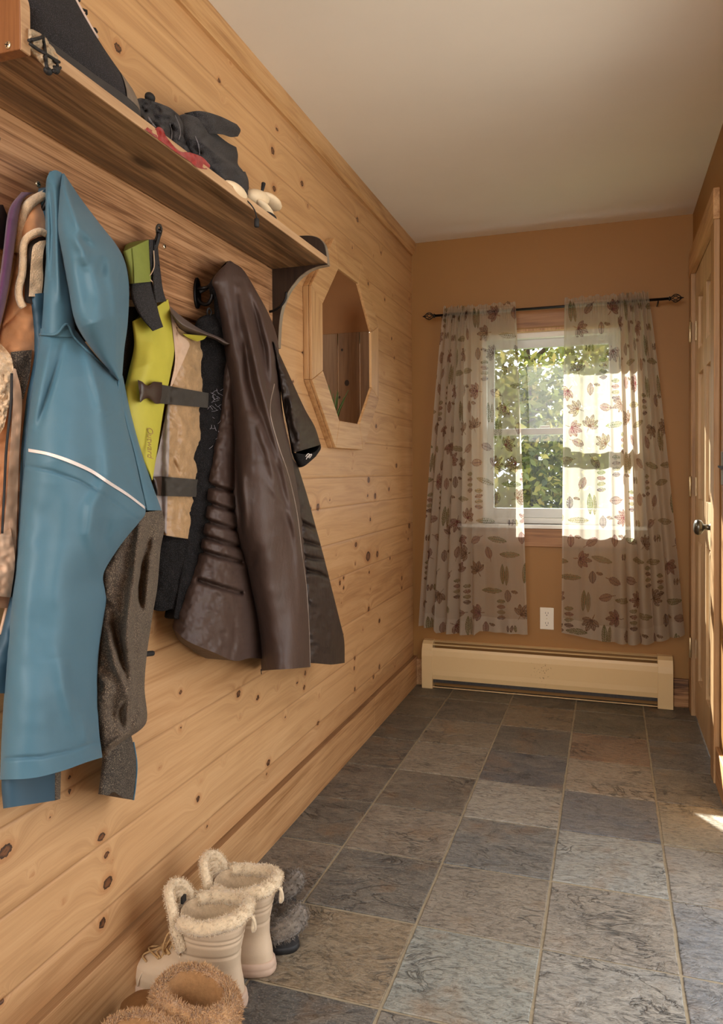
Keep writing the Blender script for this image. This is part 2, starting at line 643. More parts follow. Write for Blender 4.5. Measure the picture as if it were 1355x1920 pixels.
# ---- wall_left: boards with grooves, octagonal hole
zs = [0.0]
z = 0.0
rows = set(np.round(np.arange(0, H_ROOM + 1e-6, 0.011), 4).tolist())
rows = [r for r in rows if all(abs(r - s) > 0.006 for s in SEAMS)]
for s_ in SEAMS:
    rows += [s_ - 0.0042, s_ - 0.0018, s_, s_ + 0.0018, s_ + 0.0042]
rows = np.array(sorted(rows))
Y0, Y1 = -4.9, 0.0
cols = np.arange(Y0, Y1 + 1e-6, 0.011)
cols[-1] = Y1
YY, ZZ = np.meshgrid(cols, rows)
kv = np.full(YY.shape, 6.0)
kp = np.array(KNOTS, float)
kc = on_x(kp[:, 0], kp[:, 1], 0.0)
kx = on_x(kp[:, 0], kp[:, 1] + kp[:, 2], 0.0)
klist = [(c[1], c[2], abs(c[2] - b[2]) * 0.85) for c, b in zip(kc, kx)]
rk = np.random.default_rng(3)
for i in range(26):                # boards outside the picture
    klist.append((rk.uniform(-4.8, -3.1), rk.uniform(0.1, 2.3), rk.uniform(0.006, 0.015)))
for (ky, kz, kr) in klist:
    kr = max(kr, 0.0042)
    el = 1.0 + 0.5 * ((ky * 37.7 + kz * 91.3) % 1.0)
    d = np.hypot((YY - ky) / (kr * el), (ZZ - kz) / kr)
    kv = np.minimum(kv, d)
sd = np.min(np.abs(ZZ[..., None] - np.array(SEAMS)), axis=-1)
seamv = np.clip(sd / 0.0042, 0, 1)
X = -0.0016 * (1 - seamv)
ny, nz_ = len(cols), len(rows)
V = np.stack([X, YY, ZZ], -1).reshape(-1, 3)
F = np.array(grid_faces(ny, nz_))
cen = V[F].mean(1)
dy, dz = np.abs(cen[:, 1] - OCT_C[0]), np.abs(cen[:, 2] - OCT_C[1])
ap = np.maximum(np.maximum(dy, dz), (dy + dz) * math.sqrt(0.5))
keep = ap > 0.368
wl = obj('wall_left', V, F[keep].tolist(), M_PINEWALL, smooth=True, kind='structure')
a = wl.data.attributes.new('knot', 'FLOAT', 'POINT')
a.data.foreach_set('value', kv.ravel().astype(np.float32))
a = wl.data.attributes.new('seam', 'FLOAT', 'POINT')
a.data.foreach_set('value', seamv.ravel().astype(np.float32))
bi = np.searchsorted(np.array(SEAMS), cen[keep][:, 2]).astype(np.float32)
a = wl.data.attributes.new('board', 'FLOAT', 'FACE')
a.data.foreach_set('value', bi)

# ---- trim along the boarded wall
M_ROUGHEDGE = woodmat('rough_sawn_top_edge', srgb(112, 80, 50), srgb(140, 104, 68), srgb(156, 120, 82), 'y', 0.8, fine=160)
for b0, b1 in ((-4.9, -0.79), (-0.787, 0.0)):
    bb = struct(MB().box(0.0, 0.024, b0, b1, 0.0, 0.155).build('baseboard_left', M_OAKBASE, bevel=0.0012))
    bb.data.materials.append(M_ROUGHEDGE)
    bb.data.polygons[1].material_index = 1
struct(MB().prism([(0, 2.338), (0.012, 2.338), (0.02, 2.352), (0.026, 2.39), (0.026, H_ROOM), (0, H_ROOM)], 'y', -4.9, 0.0).build('trim_1', M_PINE))

# ---- ceiling
struct(MB().box(-0.15, W_ROOM + 0.12, -4.9, 0.14, H_ROOM, H_ROOM + 0.1).build('ceiling', M_CEIL))

# ---- wall_back with the window opening
WX0, WX1, WZ0, WZ1 = 0.365, 1.09, 0.885, 1.90
mb = MB()
mb.box(-0.15, WX0, 0.0, 0.14, 0, H_ROOM).box(WX1, W_ROOM + 0.12, 0.0, 0.14, 0, H_ROOM)
mb.box(WX0, WX1, 0.0, 0.14, 0, WZ0).box(WX0, WX1, 0.0, 0.14, WZ1, H_ROOM)
struct(mb.build('wall_back', M_OCHRE))

# ---- wall_right: closet door at the far end, open entrance nearer the camera
DY0, DY1, DZ = -0.845, -0.135, 2.085
EY0, EY1, EZ = -3.0, -1.62, 2.1
mb = MB()
XR0, XR1 = W_ROOM, W_ROOM + 0.12
mb.box(XR0, XR1, DY1, 0.0, 0, H_ROOM).box(XR0, XR1, DY0, DY1, DZ, H_ROOM)
mb.box(XR0, XR1, EY1, DY0, 0, H_ROOM).box(XR0, XR1, EY0, EY1, EZ, H_ROOM)
mb.box(XR0, XR1, -4.9, EY0, 0, H_ROOM)
struct(mb.build('wall_right', M_OCHRE))
struct(MB().box(W_ROOM - 0.016, W_ROOM, EY1, -0.935, 0, 0.14).build('baseboard_right', M_OAKBASE, bevel=0.003))
struct(MB().box(0.018, 0.06, -0.018, 0.0, 0, 0.14).build('baseboard_back', M_OAKBASE, bevel=0.003))
struct(MB().box(1.318, W_ROOM - 0.02, -0.018, 0.0, 0, 0.14).build('baseboard_back', woodmat('dark_grained_baseboard', srgb(84, 54, 30), srgb(140, 98, 60), srgb(170, 124, 80), 'x', 0.5, contrast=(0.4, 0.5, 0.6)), bevel=0.003))

# ---- floor of slate tiles
TS = 0.315
GX, GY = 0.8616, -2.1008
TCOL = {}
rowsC = {
    -3: {-3: (64, 66, 68), -2: (70, 70, 70), -1: (60, 62, 64), 0: (96, 86, 76), 1: (76, 72, 66), 2: (88, 78, 68), 3: (84, 74, 62), 4: (72, 64, 52), 5: (84, 74, 58), 6: (76, 68, 54)},
    -2: {-3: (80, 78, 74), -2: (64, 66, 68), -1: (122, 104, 78), 0: (82, 80, 76), 1: (116, 104, 90), 2: (90, 80, 68), 3: (120, 108, 92), 4: (112, 98, 80), 5: (80, 70, 58), 6: (84, 74, 56)},
    -1: {-3: (90, 88, 84), -2: (100, 98, 92), -1: (126, 132, 126), 0: (120, 112, 100), 1: (94, 96, 96), 2: (138, 134, 124), 3: (62, 67, 78), 4: (74, 70, 66), 5: (112, 92, 68), 6: (78, 68, 54)},
    0: {-3: (110, 110, 108), -2: (120, 118, 112), -1: (132, 132, 126), 0: (124, 119, 110), 1: (134, 138, 134), 2: (88, 92, 100), 3: (138, 126, 110), 4: (124, 92, 68), 5: (82, 75, 60), 6: (88, 78, 58)},
    1: {-3: (98, 104, 108), -2: (104, 108, 110), -1: (104, 110, 116), 0: (104, 111, 118), 1: (130, 128, 122), 2: (136, 126, 104), 3: (104, 98, 88), 4: (88, 84, 80), 5: (88, 78, 64), 6: (78, 68, 56)}}
t = NT('split_slate_tiles')
tcol = t.attr('tile').outputs['Color']
tid = t.attr('tile_seed').outputs['Vector']
vm = t.n('ShaderNodeVectorMath', operation='ADD')
t.set(vm.inputs[0], t.coord())
t.set(vm.inputs[1], tid)
vec = vm.outputs[0]


def mapped(tn, v, scale, rot=0.0):
    mp = tn.n('ShaderNodeMapping')
    tn.set(mp.inputs['Vector'], v)
    mp.inputs['Scale'].default_value = scale
    mp.inputs['Rotation'].default_value = (0, 0, rot)
    return mp.outputs[0]


n1 = t.noise(mapped(t, vec, (1, 1.6, 1), 0.3), 9, 5, 0.62, 0.8)
n2 = t.noise(mapped(t, vec, (1, 2.2, 1), 0.3), 46, 6, 0.7, 0.6)
n4 = t.noise(vec, 230, 3, 0.6)
ridge = t.math('ABSOLUTE', t.math('SUBTRACT', t.noise(mapped(t, vec, (1, 1.9, 1), 0.25), 5.5, 6, 0.6, 1.2), 0.5))
crack = t.ramp(ridge, [(0.0, (0, 0, 0)), (0.014, (0.75, 0.75, 0.75)), (0.035, (1, 1, 1))])
cmask = t.ramp(t.noise(vec, 4.2, 2), [(0.46, (0, 0, 0)), (0.60, (1, 1, 1))])
crk = t.mix(cmask, (1, 1, 1, 1), crack)
c = t.mix(t.math('MULTIPLY', t.ramp(n1, [(0.32, (0, 0, 0)), (0.7, (1, 1, 1))]), 0.55), tcol, t.mix(0.5, tcol, srgb(186, 174, 152)))
c = t.mix(t.math('MULTIPLY', t.ramp(n2, [(0.36, (1, 1, 1)), (0.54, (0, 0, 0))]), 0.8), c, t.mix(0.78, c, (0.015, 0.014, 0.013, 1)))
c = t.mix(t.math('MULTIPLY', t.ramp(n4, [(0.52, (0, 0, 0)), (0.7, (1, 1, 1))]), 0.35), c, srgb(176, 168, 152))
rust = t.ramp(t.noise(vec, 7.3, 3), [(0.58, (0, 0, 0)), (0.74, (1, 1, 1))])
c = t.mix(t.math('MULTIPLY', rust, 0.35), c, srgb(136, 100, 58))
c = t.mix(t.math('MULTIPLY', t.math('SUBTRACT', 1.0, crk), 0.8), c, (0.012, 0.012, 0.011, 1))
h = t.math('ADD', t.math('MULTIPLY', n1, 1.0), t.math('MULTIPLY', n2, 0.35))
h = t.math('ADD', h, t.math('MULTIPLY', crk, 0.35))
nb = t.bump(h, 0.8, 0.014)
nb = t.bump(n4, 0.35, 0.003, nb)
t.bsdf(c, t.math('ADD', 0.30, t.math('MULTIPLY', n2, 0.34)), 0, nb, 0.5)
M_SLATE = t.m
M_GROUT = plain('sandy_grout', srgb(150, 138, 114), 0.9, 0.15, 60, 0.3, 300)

tV, tF, tC, tS = [], [], [], []
rt = np.random.default_rng(11)


def q(v):
    g_ = sum(v) / 3
    return srgb(*[min(255, 1.08 * (a_ * 0.8 + g_ * b_ * 0.2)) for a_, b_ in zip(v, (1.04, 1.0, 0.94))])


for ci in range(-3, 2):
    for ri in range(-9, 8):
        g = 0.0036
        jx, jy = rt.uniform(-0.0015, 0.0015, 2)
        x0, x1 = GX + ci * TS + g, GX + (ci + 1) * TS - g
        y0, y1 = GY + ri * TS + g + jy, GY + (ri + 1) * TS - g + jy
        x0, x1 = max(x0, 0.0), min(x1, W_ROOM + 0.0)
        y1 = min(y1, -0.001)
        if x1 - x0 < 0.02 or y1 - y0 < 0.02:
            continue
        base = rowsC[ci].get(ri) or (100 + int(rt.integers(-20, 20)),) * 3
        k = len(tV)
        # wavering cleft edge: several points per side, chamfered
        m = 7
        out = []
        for (ax, ay, bx, by) in ((x0, y0, x1, y0), (x1, y0, x1, y1), (x1, y1, x0, y1), (x0, y1, x0, y0)):
            for j in range(m):
                f = j / m
                w = 0.0 if j == 0 else rt.uniform(-0.0014, 0.0010)
                nx, ny_ = (by - ay), -(bx - ax)
                ln = math.hypot(nx, ny_)
                out.append((ax + (bx - ax) * f + nx / ln * w, ay + (by - ay) * f + ny_ / ln * w))
        cx, cy = (x0 + x1) / 2, (y0 + y1) / 2
        n = len(out)
        for ins, zz in ((0.0, -0.006), (0.0, -0.0012), (0.0022, 0.0)):
            for (px_, py_) in out:
                dx, dy_ = cx - px_, cy - py_
                tV.append((px_ + math.copysign(min(ins, abs(dx)), dx), py_ + math.copysign(min(ins, abs(dy_)), dy_), zz))
        fs = [[k + a_ * n + j, k + a_ * n + (j + 1) % n, k + (a_ + 1) * n + (j + 1) % n, k + (a_ + 1) * n + j] for a_ in range(2) for j in range(n)]
        fs.append([k + 2 * n + j for j in range(n)])
        tF += fs
        sd_ = (rt.uniform(0, 50), rt.uniform(0, 50), rt.uniform(0, 50))
        tC += [q(base)] * len(fs)
        tS += [sd_] * len(fs)
k = len(tV)
tV += [(-0.02, -4.9, -0.003), (W_ROOM + 0.12, -4.9, -0.003), (W_ROOM + 0.12, 0.02, -0.003), (-0.02, 0.02, -0.003)]
tF.append([k, k + 1, k + 2, k + 3])
tC.append(q((150, 132, 102)))
tS.append((0, 0, 0))
fl = obj('floor', tV, tF, M_SLATE, kind='structure')
fl.data.materials.append(M_GROUT)
fl.data.polygons[len(tF) - 1].material_index = 1
a = fl.data.attributes.new('tile', 'FLOAT_COLOR', 'FACE')
a.data.foreach_set('color', np.array(tC, np.float32).ravel())
a = fl.data.attributes.new('tile_seed', 'FLOAT_VECTOR', 'FACE')
a.data.foreach_set('vector', np.array(tS, np.float32).ravel())

# ---- window_1 in the end wall
win = bpy.data.objects.new('window_1', None)
COL.objects.link(win)
win.location = ((WX0 + WX1) / 2, 0.05, WZ0)
struct(win)
mb = MB()
fw = 0.035
mb.box(WX0, WX0 + fw, 0.045, 0.13, WZ0, WZ1).box(WX1 - fw, WX1, 0.045, 0.13, WZ0, WZ1)
mb.box(WX0 + fw, WX1 - fw, 0.045, 0.13, WZ1 - 0.04, WZ1).box(WX0 + fw, WX1 - fw, 0.045, 0.13, WZ0, WZ0 + 0.03)
mb.build('frame', M_WHITE, win, bevel=0.003)
struct(win)
ZM = 1.365
M_SASH = plain('white_sash', srgb(206, 208, 206), 0.4, 0.03)


def sash(name, y, z0, z1, bot, top):
    m_ = MB()
    a0, a1 = WX0 + fw, WX1 - fw
    sw = 0.034
    m_.box(a0, a0 + sw, y, y + 0.03, z0, z1).box(a1 - sw, a1, y, y + 0.03, z0, z1)
    m_.box(a0 + sw, a1 - sw, y, y + 0.03, z0, z0 + bot).box(a0 + sw, a1 - sw, y, y + 0.03, z1 - top, z1)
    s_ = m_.build(name, M_SASH, win, bevel=0.003)
    g_ = MB().box(a0 + sw - 0.004, a1 - sw + 0.004, y + 0.012, y + 0.017, z0 + bot - 0.004, z1 - top + 0.004).build('glass_pane', M_GLASS)
    g_.parent = s_
    g_.data.transform(Matrix.Translation(-world_loc(s_)))
    return s_


t = NT('window_glass')
tr = t.n('ShaderNodeBsdfTransparent')
gl = t.n('ShaderNodeBsdfGlossy')
gl.inputs['Roughness'].default_value = 0.02
lw = t.n('ShaderNodeFresnel')
geo_ = t.n('ShaderNodeNewGeometry')
mx = t.n('ShaderNodeMixShader')
t.set(mx.inputs[0], t.math('MULTIPLY', lw.outputs[0], t.math('MULTIPLY', t.math('SUBTRACT', 1.0, geo_.outputs['Backfacing']), 0.7)))
t.set(mx.inputs[1], tr.outputs[0])
t.set(mx.inputs[2], gl.outputs[0])
t.set(t.out.inputs[0], mx.outputs[0])
tr.inputs[0].default_value = (0.96, 0.98, 0.97, 1)
M_GLASS = t.m
sash('upper_sash', 0.092, ZM - 0.012, WZ1 - 0.04, 0.034, 0.045)
sash('lower_sash', 0.058, WZ0 + 0.03, ZM + 0.022, 0.05, 0.034)
MB().box((WX0 + WX1) / 2 - 0.05, (WX0 + WX1) / 2 - 0.0, 0.046, 0.062, ZM + 0.022, ZM + 0.034).build('sash_lock', M_WHITE, win, bevel=0.003)
# wooden lining, casing, stool and apron
mb = MB()
mb.box(WX0, WX0 + 0.012, 0.0, 0.045, WZ0, WZ1).box(WX1 - 0.012, WX1, 0.0, 0.045, WZ0, WZ1)
mb.box(WX0 + 0.012, WX1 - 0.012, 0.0, 0.045, WZ1 - 0.012, WZ1)
mb.build('jamb_lining', M_PINE_Z, win)
MB().box(WX0 - 0.09, WX0, -0.018, 0.0, WZ0, WZ1).build('side_casing', M_PINE_Z, win, bevel=0.003)
MB().box(WX1, WX1 + 0.09, -0.018, 0.0, WZ0, WZ1).build('side_casing', M_PINE_Z, win, bevel=0.003)
MB().box(WX0 - 0.09, WX1 + 0.09, -0.018, 0.0, WZ1, WZ1 + 0.09).build('head_casing', M_SHADEWOOD, win, bevel=0.003)
MB().box(WX0 - 0.11, WX1 + 0.11, -0.04, 0.045, WZ0 - 0.02, WZ0).build('window_stool', M_WHITE, win, bevel=0.004)
MB().box(WX0 - 0.09, WX1 + 0.09, -0.018, 0.0, WZ0 - 0.115, WZ0 - 0.02).build('apron', M_SHADEWOOD, win, bevel=0.003)

# ---- window_2: octagonal opening through the boarded wall
octw = bpy.data.objects.new('window_2', None)
COL.objects.link(octw)
octw.location = (0.0, OCT_C[0], OCT_C[1])
struct(octw)
A0, A1 = 0.398, 0.292
o_out, o_in = oct_pts(A0), oct_pts(A1)
for k in range(8):               # eight mitred pieces
    p0, p1, q0, q1 = o_out[k], o_out[(k + 1) % 8], o_in[k], o_in[(k + 1) % 8]
    def shrink(a, b):
        return (a[0] + (b[0] - a[0]) * 0.0015, a[1] + (b[1] - a[1]) * 0.0015)
    pr = [shrink(p0, p1), shrink(p1, p0), shrink(q1, q0), shrink(q0, q1)]
    w0, w1 = oct_pts(A1 + 0.07)[k], oct_pts(A1 + 0.07)[(k + 1) % 8]
    m_ = MB().prism(pr, 'x', 0.022, 0.034)
    m_.prism([pr[0], pr[1], shrink(w1, w0), shrink(w0, w1)], 'x', 0.0, 0.0215)
    vert = k in (7, 3)
    m_.build('frame_piece', M_PINE_Z if vert else M_PINE, octw, bevel=0.0025)
# ---- what shows through the octagon: the end wall of the next room
M_VBOARD = woodmat('upright_boards', srgb(112, 84, 58), srgb(136, 104, 74), srgb(150, 118, 86), 'z', 0.5, fine=40)
mb = MB()
xb = -0.04
while xb > -1.9:
    mb.box(xb - 0.128, xb - 0.002, 0.0, 0.02, 0.0, 1.945)
    xb -= 0.13
struct(mb.build('wall_adjoining', M_VBOARD, bevel=0.003))
struct(MB().box(-2.0, -0.035, 0.01, 0.1, 1.945, H_ROOM).build('wall_adjoining', plain('tan_wall_paint', srgb(150, 104, 56), 0.6, 0.03)))
kmat = plain('dark_knot', srgb(48, 28, 18), 0.6, 0.3, 200)
for (ku, kv_, kr) in ((650, 718, 0.017), (641, 656, 0.008), (636, 745, 0.008)):
    c_ = on_y(ku, kv_, -0.001)
    m_ = MB()
    pr = [(c_[0] + kr * 0.8 * math.cos(a_), c_[2] + kr * math.sin(a_)) for a_ in np.linspace(0, 2 * PI, 17)[:-1]]
    m_.prism(pr, 'y', -0.001, 0.004)
    ob = m_.build('knot', kmat, bpy.data.objects['wall_adjoining'])
struct(MB().box(-2.0, -0.035, -2.6, 0.0, H_ROOM, H_ROOM + 0.05).build('ceiling_adjoining', M_CEIL))
struct(MB().box(-2.05, -2.0, -2.6, 0.1, 0, H_ROOM).build('wall_adjoining', M_OCHRE))
struct(MB().box(-2.0, -0.035, -2.65, -2.6, 0, H_ROOM).build('wall_adjoining', M_OCHRE))
struct(MB().box(-2.0, -0.035, -2.6, 0.0, -0.02, 0).build('floor_adjoining', M_OAKBASE))
struct(MB().box(-0.62, -0.55, -0.55, -0.50, 0.0, 2.1).build('trim_2', plain('grey_painted_post', srgb(140, 134, 128), 0.5, 0.04)))
struct(MB().box(-0.40, -0.036, -1.2, -0.35, 1.22, 1.255).build('trim_3', M_PINE, bevel=0.003))

# ---- door_1: six-panel door in the right wall
door = bpy.data.objects.new('door_1', None)
COL.objects.link(door)
door.location = (W_ROOM - 0.005, DY1, 0.0)
struct(door)
mb = MB()
dx0, dx1 = W_ROOM - 0.003, W_ROOM + 0.032
dw = DY1 - DY0 - 0.008
ya, yb_ = DY0 + 0.004, DY1 - 0.004
st = 0.115
ymid = (ya + yb_) / 2
panels = []
for z0, z1 in ((0.20, 0.84), (1.03, 1.60), (1.71, 1.95)):
    panels.append((ya + st, ymid - 0.05, z0, z1))
    panels.append((ymid + 0.05, yb_ - st, z0, z1))
mb.box(dx0, dx1, ya, ya + st, 0.01, DZ - 0.005).box(dx0, dx1, yb_ - st, yb_, 0.01, DZ - 0.005).box(dx0, dx1, ymid - 0.05, ymid + 0.05, 0.01, DZ - 0.005)
for z0, z1 in ((0.01, 0.20), (0.84, 1.03), (1.60, 1.71), (1.95, DZ - 0.005)):
    mb.box(dx0, dx1, ya + st, ymid - 0.05, z0, z1).box(dx0, dx1, ymid + 0.05, yb_ - st, z0, z1)
mb.build('door_leaf', M_DOOR, door, bevel=0.002)
for (a0, a1, z0, z1) in panels:
    xs_ = dx0 + 0.019
    V = [(xs_, a0, z0), (xs_, a1, z0), (xs_, a1, z1), (xs_, a0, z1)]
    e = 0.03
    V += [(dx0 + 0.008, a0 + e, z0 + e), (dx0 + 0.008, a1 - e, z0 + e), (dx0 + 0.008, a1 - e, z1 - e), (dx0 + 0.008, a0 + e, z1 - e)]
    V += [(dx1 - 0.002, a0, z0), (dx1 - 0.002, a1, z0), (dx1 - 0.002, a1, z1), (dx1 - 0.002, a0, z1)]
    Fp = [[0, 1, 5, 4], [1, 2, 6, 5], [2, 3, 7, 6], [3, 0, 4, 7], [4, 5, 6, 7], [8, 11, 10, 9]]
    obj('panel', V, Fp, M_DOOR, door)
M_CASE = woodmat('door_casing_wood', srgb(138, 104, 68), srgb(168, 132, 92), srgb(186, 150, 108), 'z', 0.45)
cx0 = W_ROOM - 0.022
MB().box(cx0, W_ROOM, DY1, DY1 + 0.09, 0, DZ).build('casing', M_CASE, door, bevel=0.004)
MB().box(cx0, W_ROOM, DY0 - 0.09, DY0, 0, DZ).build('casing', M_CASE, door, bevel=0.004)
MB().box(cx0 - 0.002, W_ROOM, DY0 - 0.09, DY1 + 0.09, DZ, DZ + 0.115).build('head_casing', M_PINE, door, bevel=0.004)
M_BRASS = plain('pale_brass', srgb(196, 178, 140), 0.35, 0.1, 60, metal=0.85)
for hz in (1.81, 1.085, 0.325):
    m_ = MB().box(W_ROOM - 0.006, W_ROOM - 0.002, DY1 - 0.035, DY1 - 0.004, hz - 0.045, hz + 0.045)
    hg = m_.build('hinge', M_BRASS, door, bevel=0.001)
    MB().tube([(W_ROOM - 0.026, DY1 - 0.006, hz + s_) for s_ in (-0.05, -0.045, 0.045, 0.05)], [0.003, 0.006, 0.006, 0.003], 8).build('hinge_pin', M_BRASS, hg, smooth=True)
M_KNOB = plain('dark_satin_metal', srgb(96, 94, 86), 0.3, 0.15, 50, metal=0.9)
ky_, kz_ = -0.775, 0.94
prof = [(0.0, 0.031), (0.006, 0.033), (0.010, 0.022), (0.012, 0.011), (0.034, 0.011), (0.038, 0.02), (0.044, 0.028), (0.056, 0.031), (0.066, 0.026), (0.071, 0.014), (0.072, 0.001)]
rings = [[(W_ROOM - 0.003 - d_, ky_ + r_ * math.cos(a_), kz_ + r_ * math.sin(a_)) for a_ in np.linspace(0, 2 * PI, 25)[:-1]] for d_, r_ in prof]
MB().loft(rings).build('door_knob', M_KNOB, door, smooth=True)

# ---- light switch beside the door
sw = thing('light_switch', 'dark metal light switch on the wall to the right of the panelled door', 'light switch', (W_ROOM, -1.03, 1.17))
M_DARKPLATE = plain('dark_bronze_plate', srgb(58, 54, 52), 0.4, 0.1, 60, metal=0.6)
MB().box(W_ROOM - 0.006, W_ROOM, -1.065, -0.995, 1.11, 1.23).build('wall_plate', M_DARKPLATE, sw, bevel=0.002)
MB().prism([(W_ROOM - 0.006, 1.163), (W_ROOM - 0.02, 1.174), (W_ROOM - 0.02, 1.18), (W_ROOM - 0.006, 1.178)], 'y', -1.034, -1.026).build('toggle', M_DARKPLATE, sw)

# ---- outlet under the window
ot = thing('wall_outlet', 'white duplex power outlet low on the wall between the curtains', 'outlet', (0.714, 0.0, 0.398))
M_PLATE = plain('cream_plastic', srgb(226, 216, 196), 0.4, 0.02)
MB().box(0.679, 0.749, -0.006, 0.0, 0.341, 0.455).build('cover_plate', M_PLATE, ot, bevel=0.003)
M_SLOT = plain('black_slot', (0.01, 0.01, 0.01, 1), 0.6)
for zc in (0.372, 0.424):
    pr = [(0.714 + 0.0165 * math.copysign(abs(math.cos(a_)) ** 0.6, math.cos(a_)), zc + 0.0165 * math.sin(a_)) for a_ in np.linspace(0, 2 * PI, 25)[:-1]]
    rc = MB().prism(pr, 'y', -0.0085, -0.005).build('receptacle', M_PLATE, ot)
    m_ = MB()
    m_.box(0.7065, 0.7085, -0.0092, -0.008, zc - 0.001, zc + 0.008).box(0.7195, 0.7215, -0.0092, -0.008, zc - 0.001, zc + 0.008)
    m_.prism([(0.714 + 0.0026 * math.cos(a_), zc - 0.008 + 0.0026 * math.sin(a_)) for a_ in np.linspace(0, 2 * PI, 11)[:-1]], 'y', -0.0092, -0.008)
    m_.build('slots', M_SLOT, rc)
MB().prism([(0.714 + 0.003 * math.cos(a_), 0.398 + 0.003 * math.sin(a_)) for a_ in np.linspace(0, 2 * PI, 11)[:-1]], 'y', -0.0075, -0.005).build('screw', M_BRASS, ot)

# ---- baseboard heater
ht = thing('baseboard_heater', 'cream metal baseboard heater along the wall under the window', 'heater', (0.69, -0.04, 0.0))
t = NT('cream_heater_enamel')
chip = t.noise(t.coord((1, 1, 1)), 110, 3, 0.6)
tc = t.n('ShaderNodeTexCoord')
dist = t.n('ShaderNodeVectorMath', operation='DISTANCE')
t.set(dist.inputs[0], tc.outputs['Object'])
dist.inputs[1].default_value = (0.0, -0.04, 0.135)
near = t.ramp(dist.outputs['Value'], [(0.03, (1, 1, 1)), (0.13, (0, 0, 0))])
fac = t.math('GREATER_THAN', t.math('ADD', chip, t.math('MULTIPLY', near, 0.2)), 0.82)
c = t.mix(fac, srgb(216, 186, 136), srgb(110, 78, 44))
c = t.mix(t.math('MULTIPLY', t.noise(t.coord(), 6, 3), 0.25), c, srgb(200, 166, 114))
t.bsdf(c, 0.42, 0, None, 0.5)
M_HEAT = t.m
M_HDARK = plain('dark_heater_fins', srgb(52, 46, 40), 0.6, 0.4, 80)
hx0, hx1 = 0.064, 1.314
cover = [(-0.054, 0.052), (-0.061, 0.05), (-0.066, 0.075), (-0.0655, 0.10), (-0.069, 0.178), (-0.067, 0.205), (-0.062, 0.219), (-0.059, 0.219), (-0.063, 0.203), (-0.065, 0.178), (-0.062, 0.10), (-0.061, 0.075)]
MB().prism(cover, 'x', hx0 + 0.058, hx1 - 0.07).build('front_cover', M_HEAT, ht)
MB().prism([(-0.024, 0.242), (-0.026, 0.2455), (0.0, 0.249), (0.0, 0.245)], 'x', hx0 + 0.058, hx1 - 0.07).build('top_rail', M_HEAT, ht)
MB().prism([(-0.038, 0.232), (-0.045, 0.2285), (-0.046, 0.231), (-0.038, 0.2345)], 'x', hx0 + 0.058, hx1 - 0.07).build('louver', M_HEAT, ht)
MB().box(hx0 + 0.03, hx1 - 0.03, -0.05, -0.002, 0.03, 0.19).build('fin_element', M_HDARK, ht)
MB().box(hx0 + 0.058, hx1 - 0.07, -0.060, -0.056, 0.006, 0.010).build('bottom_rail', M_HEAT, ht)
cap = [(0.0, 0.02), (-0.069, 0.02), (-0.0705, 0.06), (-0.0725, 0.175), (-0.068, 0.205), (-0.055, 0.236), (-0.032, 0.2505), (0.0, 0.2525)]
for a0, a1 in ((hx0, hx0 + 0.058), (hx1 - 0.07, hx1)):
    pr = list(cap)
    MB().prism([(p[0], max(p[1], 0.004) if p[1] > 0.02 else 0.0) for p in pr], 'x', a0, a1).build('end_cap', M_HEAT, ht, bevel=0.0015)
# ================================================================== COAT SHELF
M_STAIN = woodmat('stained_shelf_board', srgb(72, 50, 32), srgb(124, 92, 60), srgb(170, 134, 96), 'y', 0.4, fine=75, contrast=(0.3, 0.5, 0.7), coat=0.15, streak=0.5, knotty=True, gain=2.2)
M_STAIN_EDGE = woodmat('planed_shelf_edge', srgb(150, 116, 84), srgb(178, 144, 108), srgb(196, 162, 126), 'y', 0.4, fine=70)
M_BACK = woodmat('stained_back_board', srgb(112, 76, 48), srgb(160, 118, 82), srgb(184, 142, 104), 'y', 0.4, fine=120, contrast=(0.32, 0.5, 0.66), coat=0.15, gain=1.9)
M_BRKT = woodmat('dark_stained_bracket', srgb(30, 20, 14), srgb(46, 31, 21), srgb(60, 42, 30), 'z', 0.35, coat=0.2)
M_BRKT_EDGE = woodmat('pale_bracket_edge', srgb(96, 84, 70), srgb(134, 120, 102), srgb(150, 138, 122), 'z', 0.4)  # edge strip paler than the bracket face
M_ENDP = woodmat('orange_stained_end_panel', srgb(88, 54, 28), srgb(116, 74, 42), srgb(134, 90, 52), 'z', 0.4, coat=0.15)
M_IRON = plain('black_iron', srgb(26, 24, 24), 0.38, 0.2, 60, metal=0.6)
M_SCREW = plain('bright_screw', srgb(214, 200, 170), 0.25, 0.1, 100, metal=0.9)

SY0, SY1, SX, SZ0, SZ1 = -3.045, -1.812, 0.204, 1.803, 1.8225
shelf = thing('coat_shelf', 'long stained wooden wall shelf with back board and black coat hooks', 'shelf', (0.0, -2.43, 1.8))
MB().box(0.021, SX - 0.003, SY0, SY1, SZ0, SZ1).build('shelf_board', M_STAIN, shelf)
MB().box(SX - 0.003, SX, SY0, SY1, SZ0, SZ1).build('front_edge', M_STAIN_EDGE, shelf)
MB().box(0.0, 0.02, -3.6, SY1, 1.556, SZ0 + 0.0).build('back_board', M_BACK, shelf, bevel=0.002)
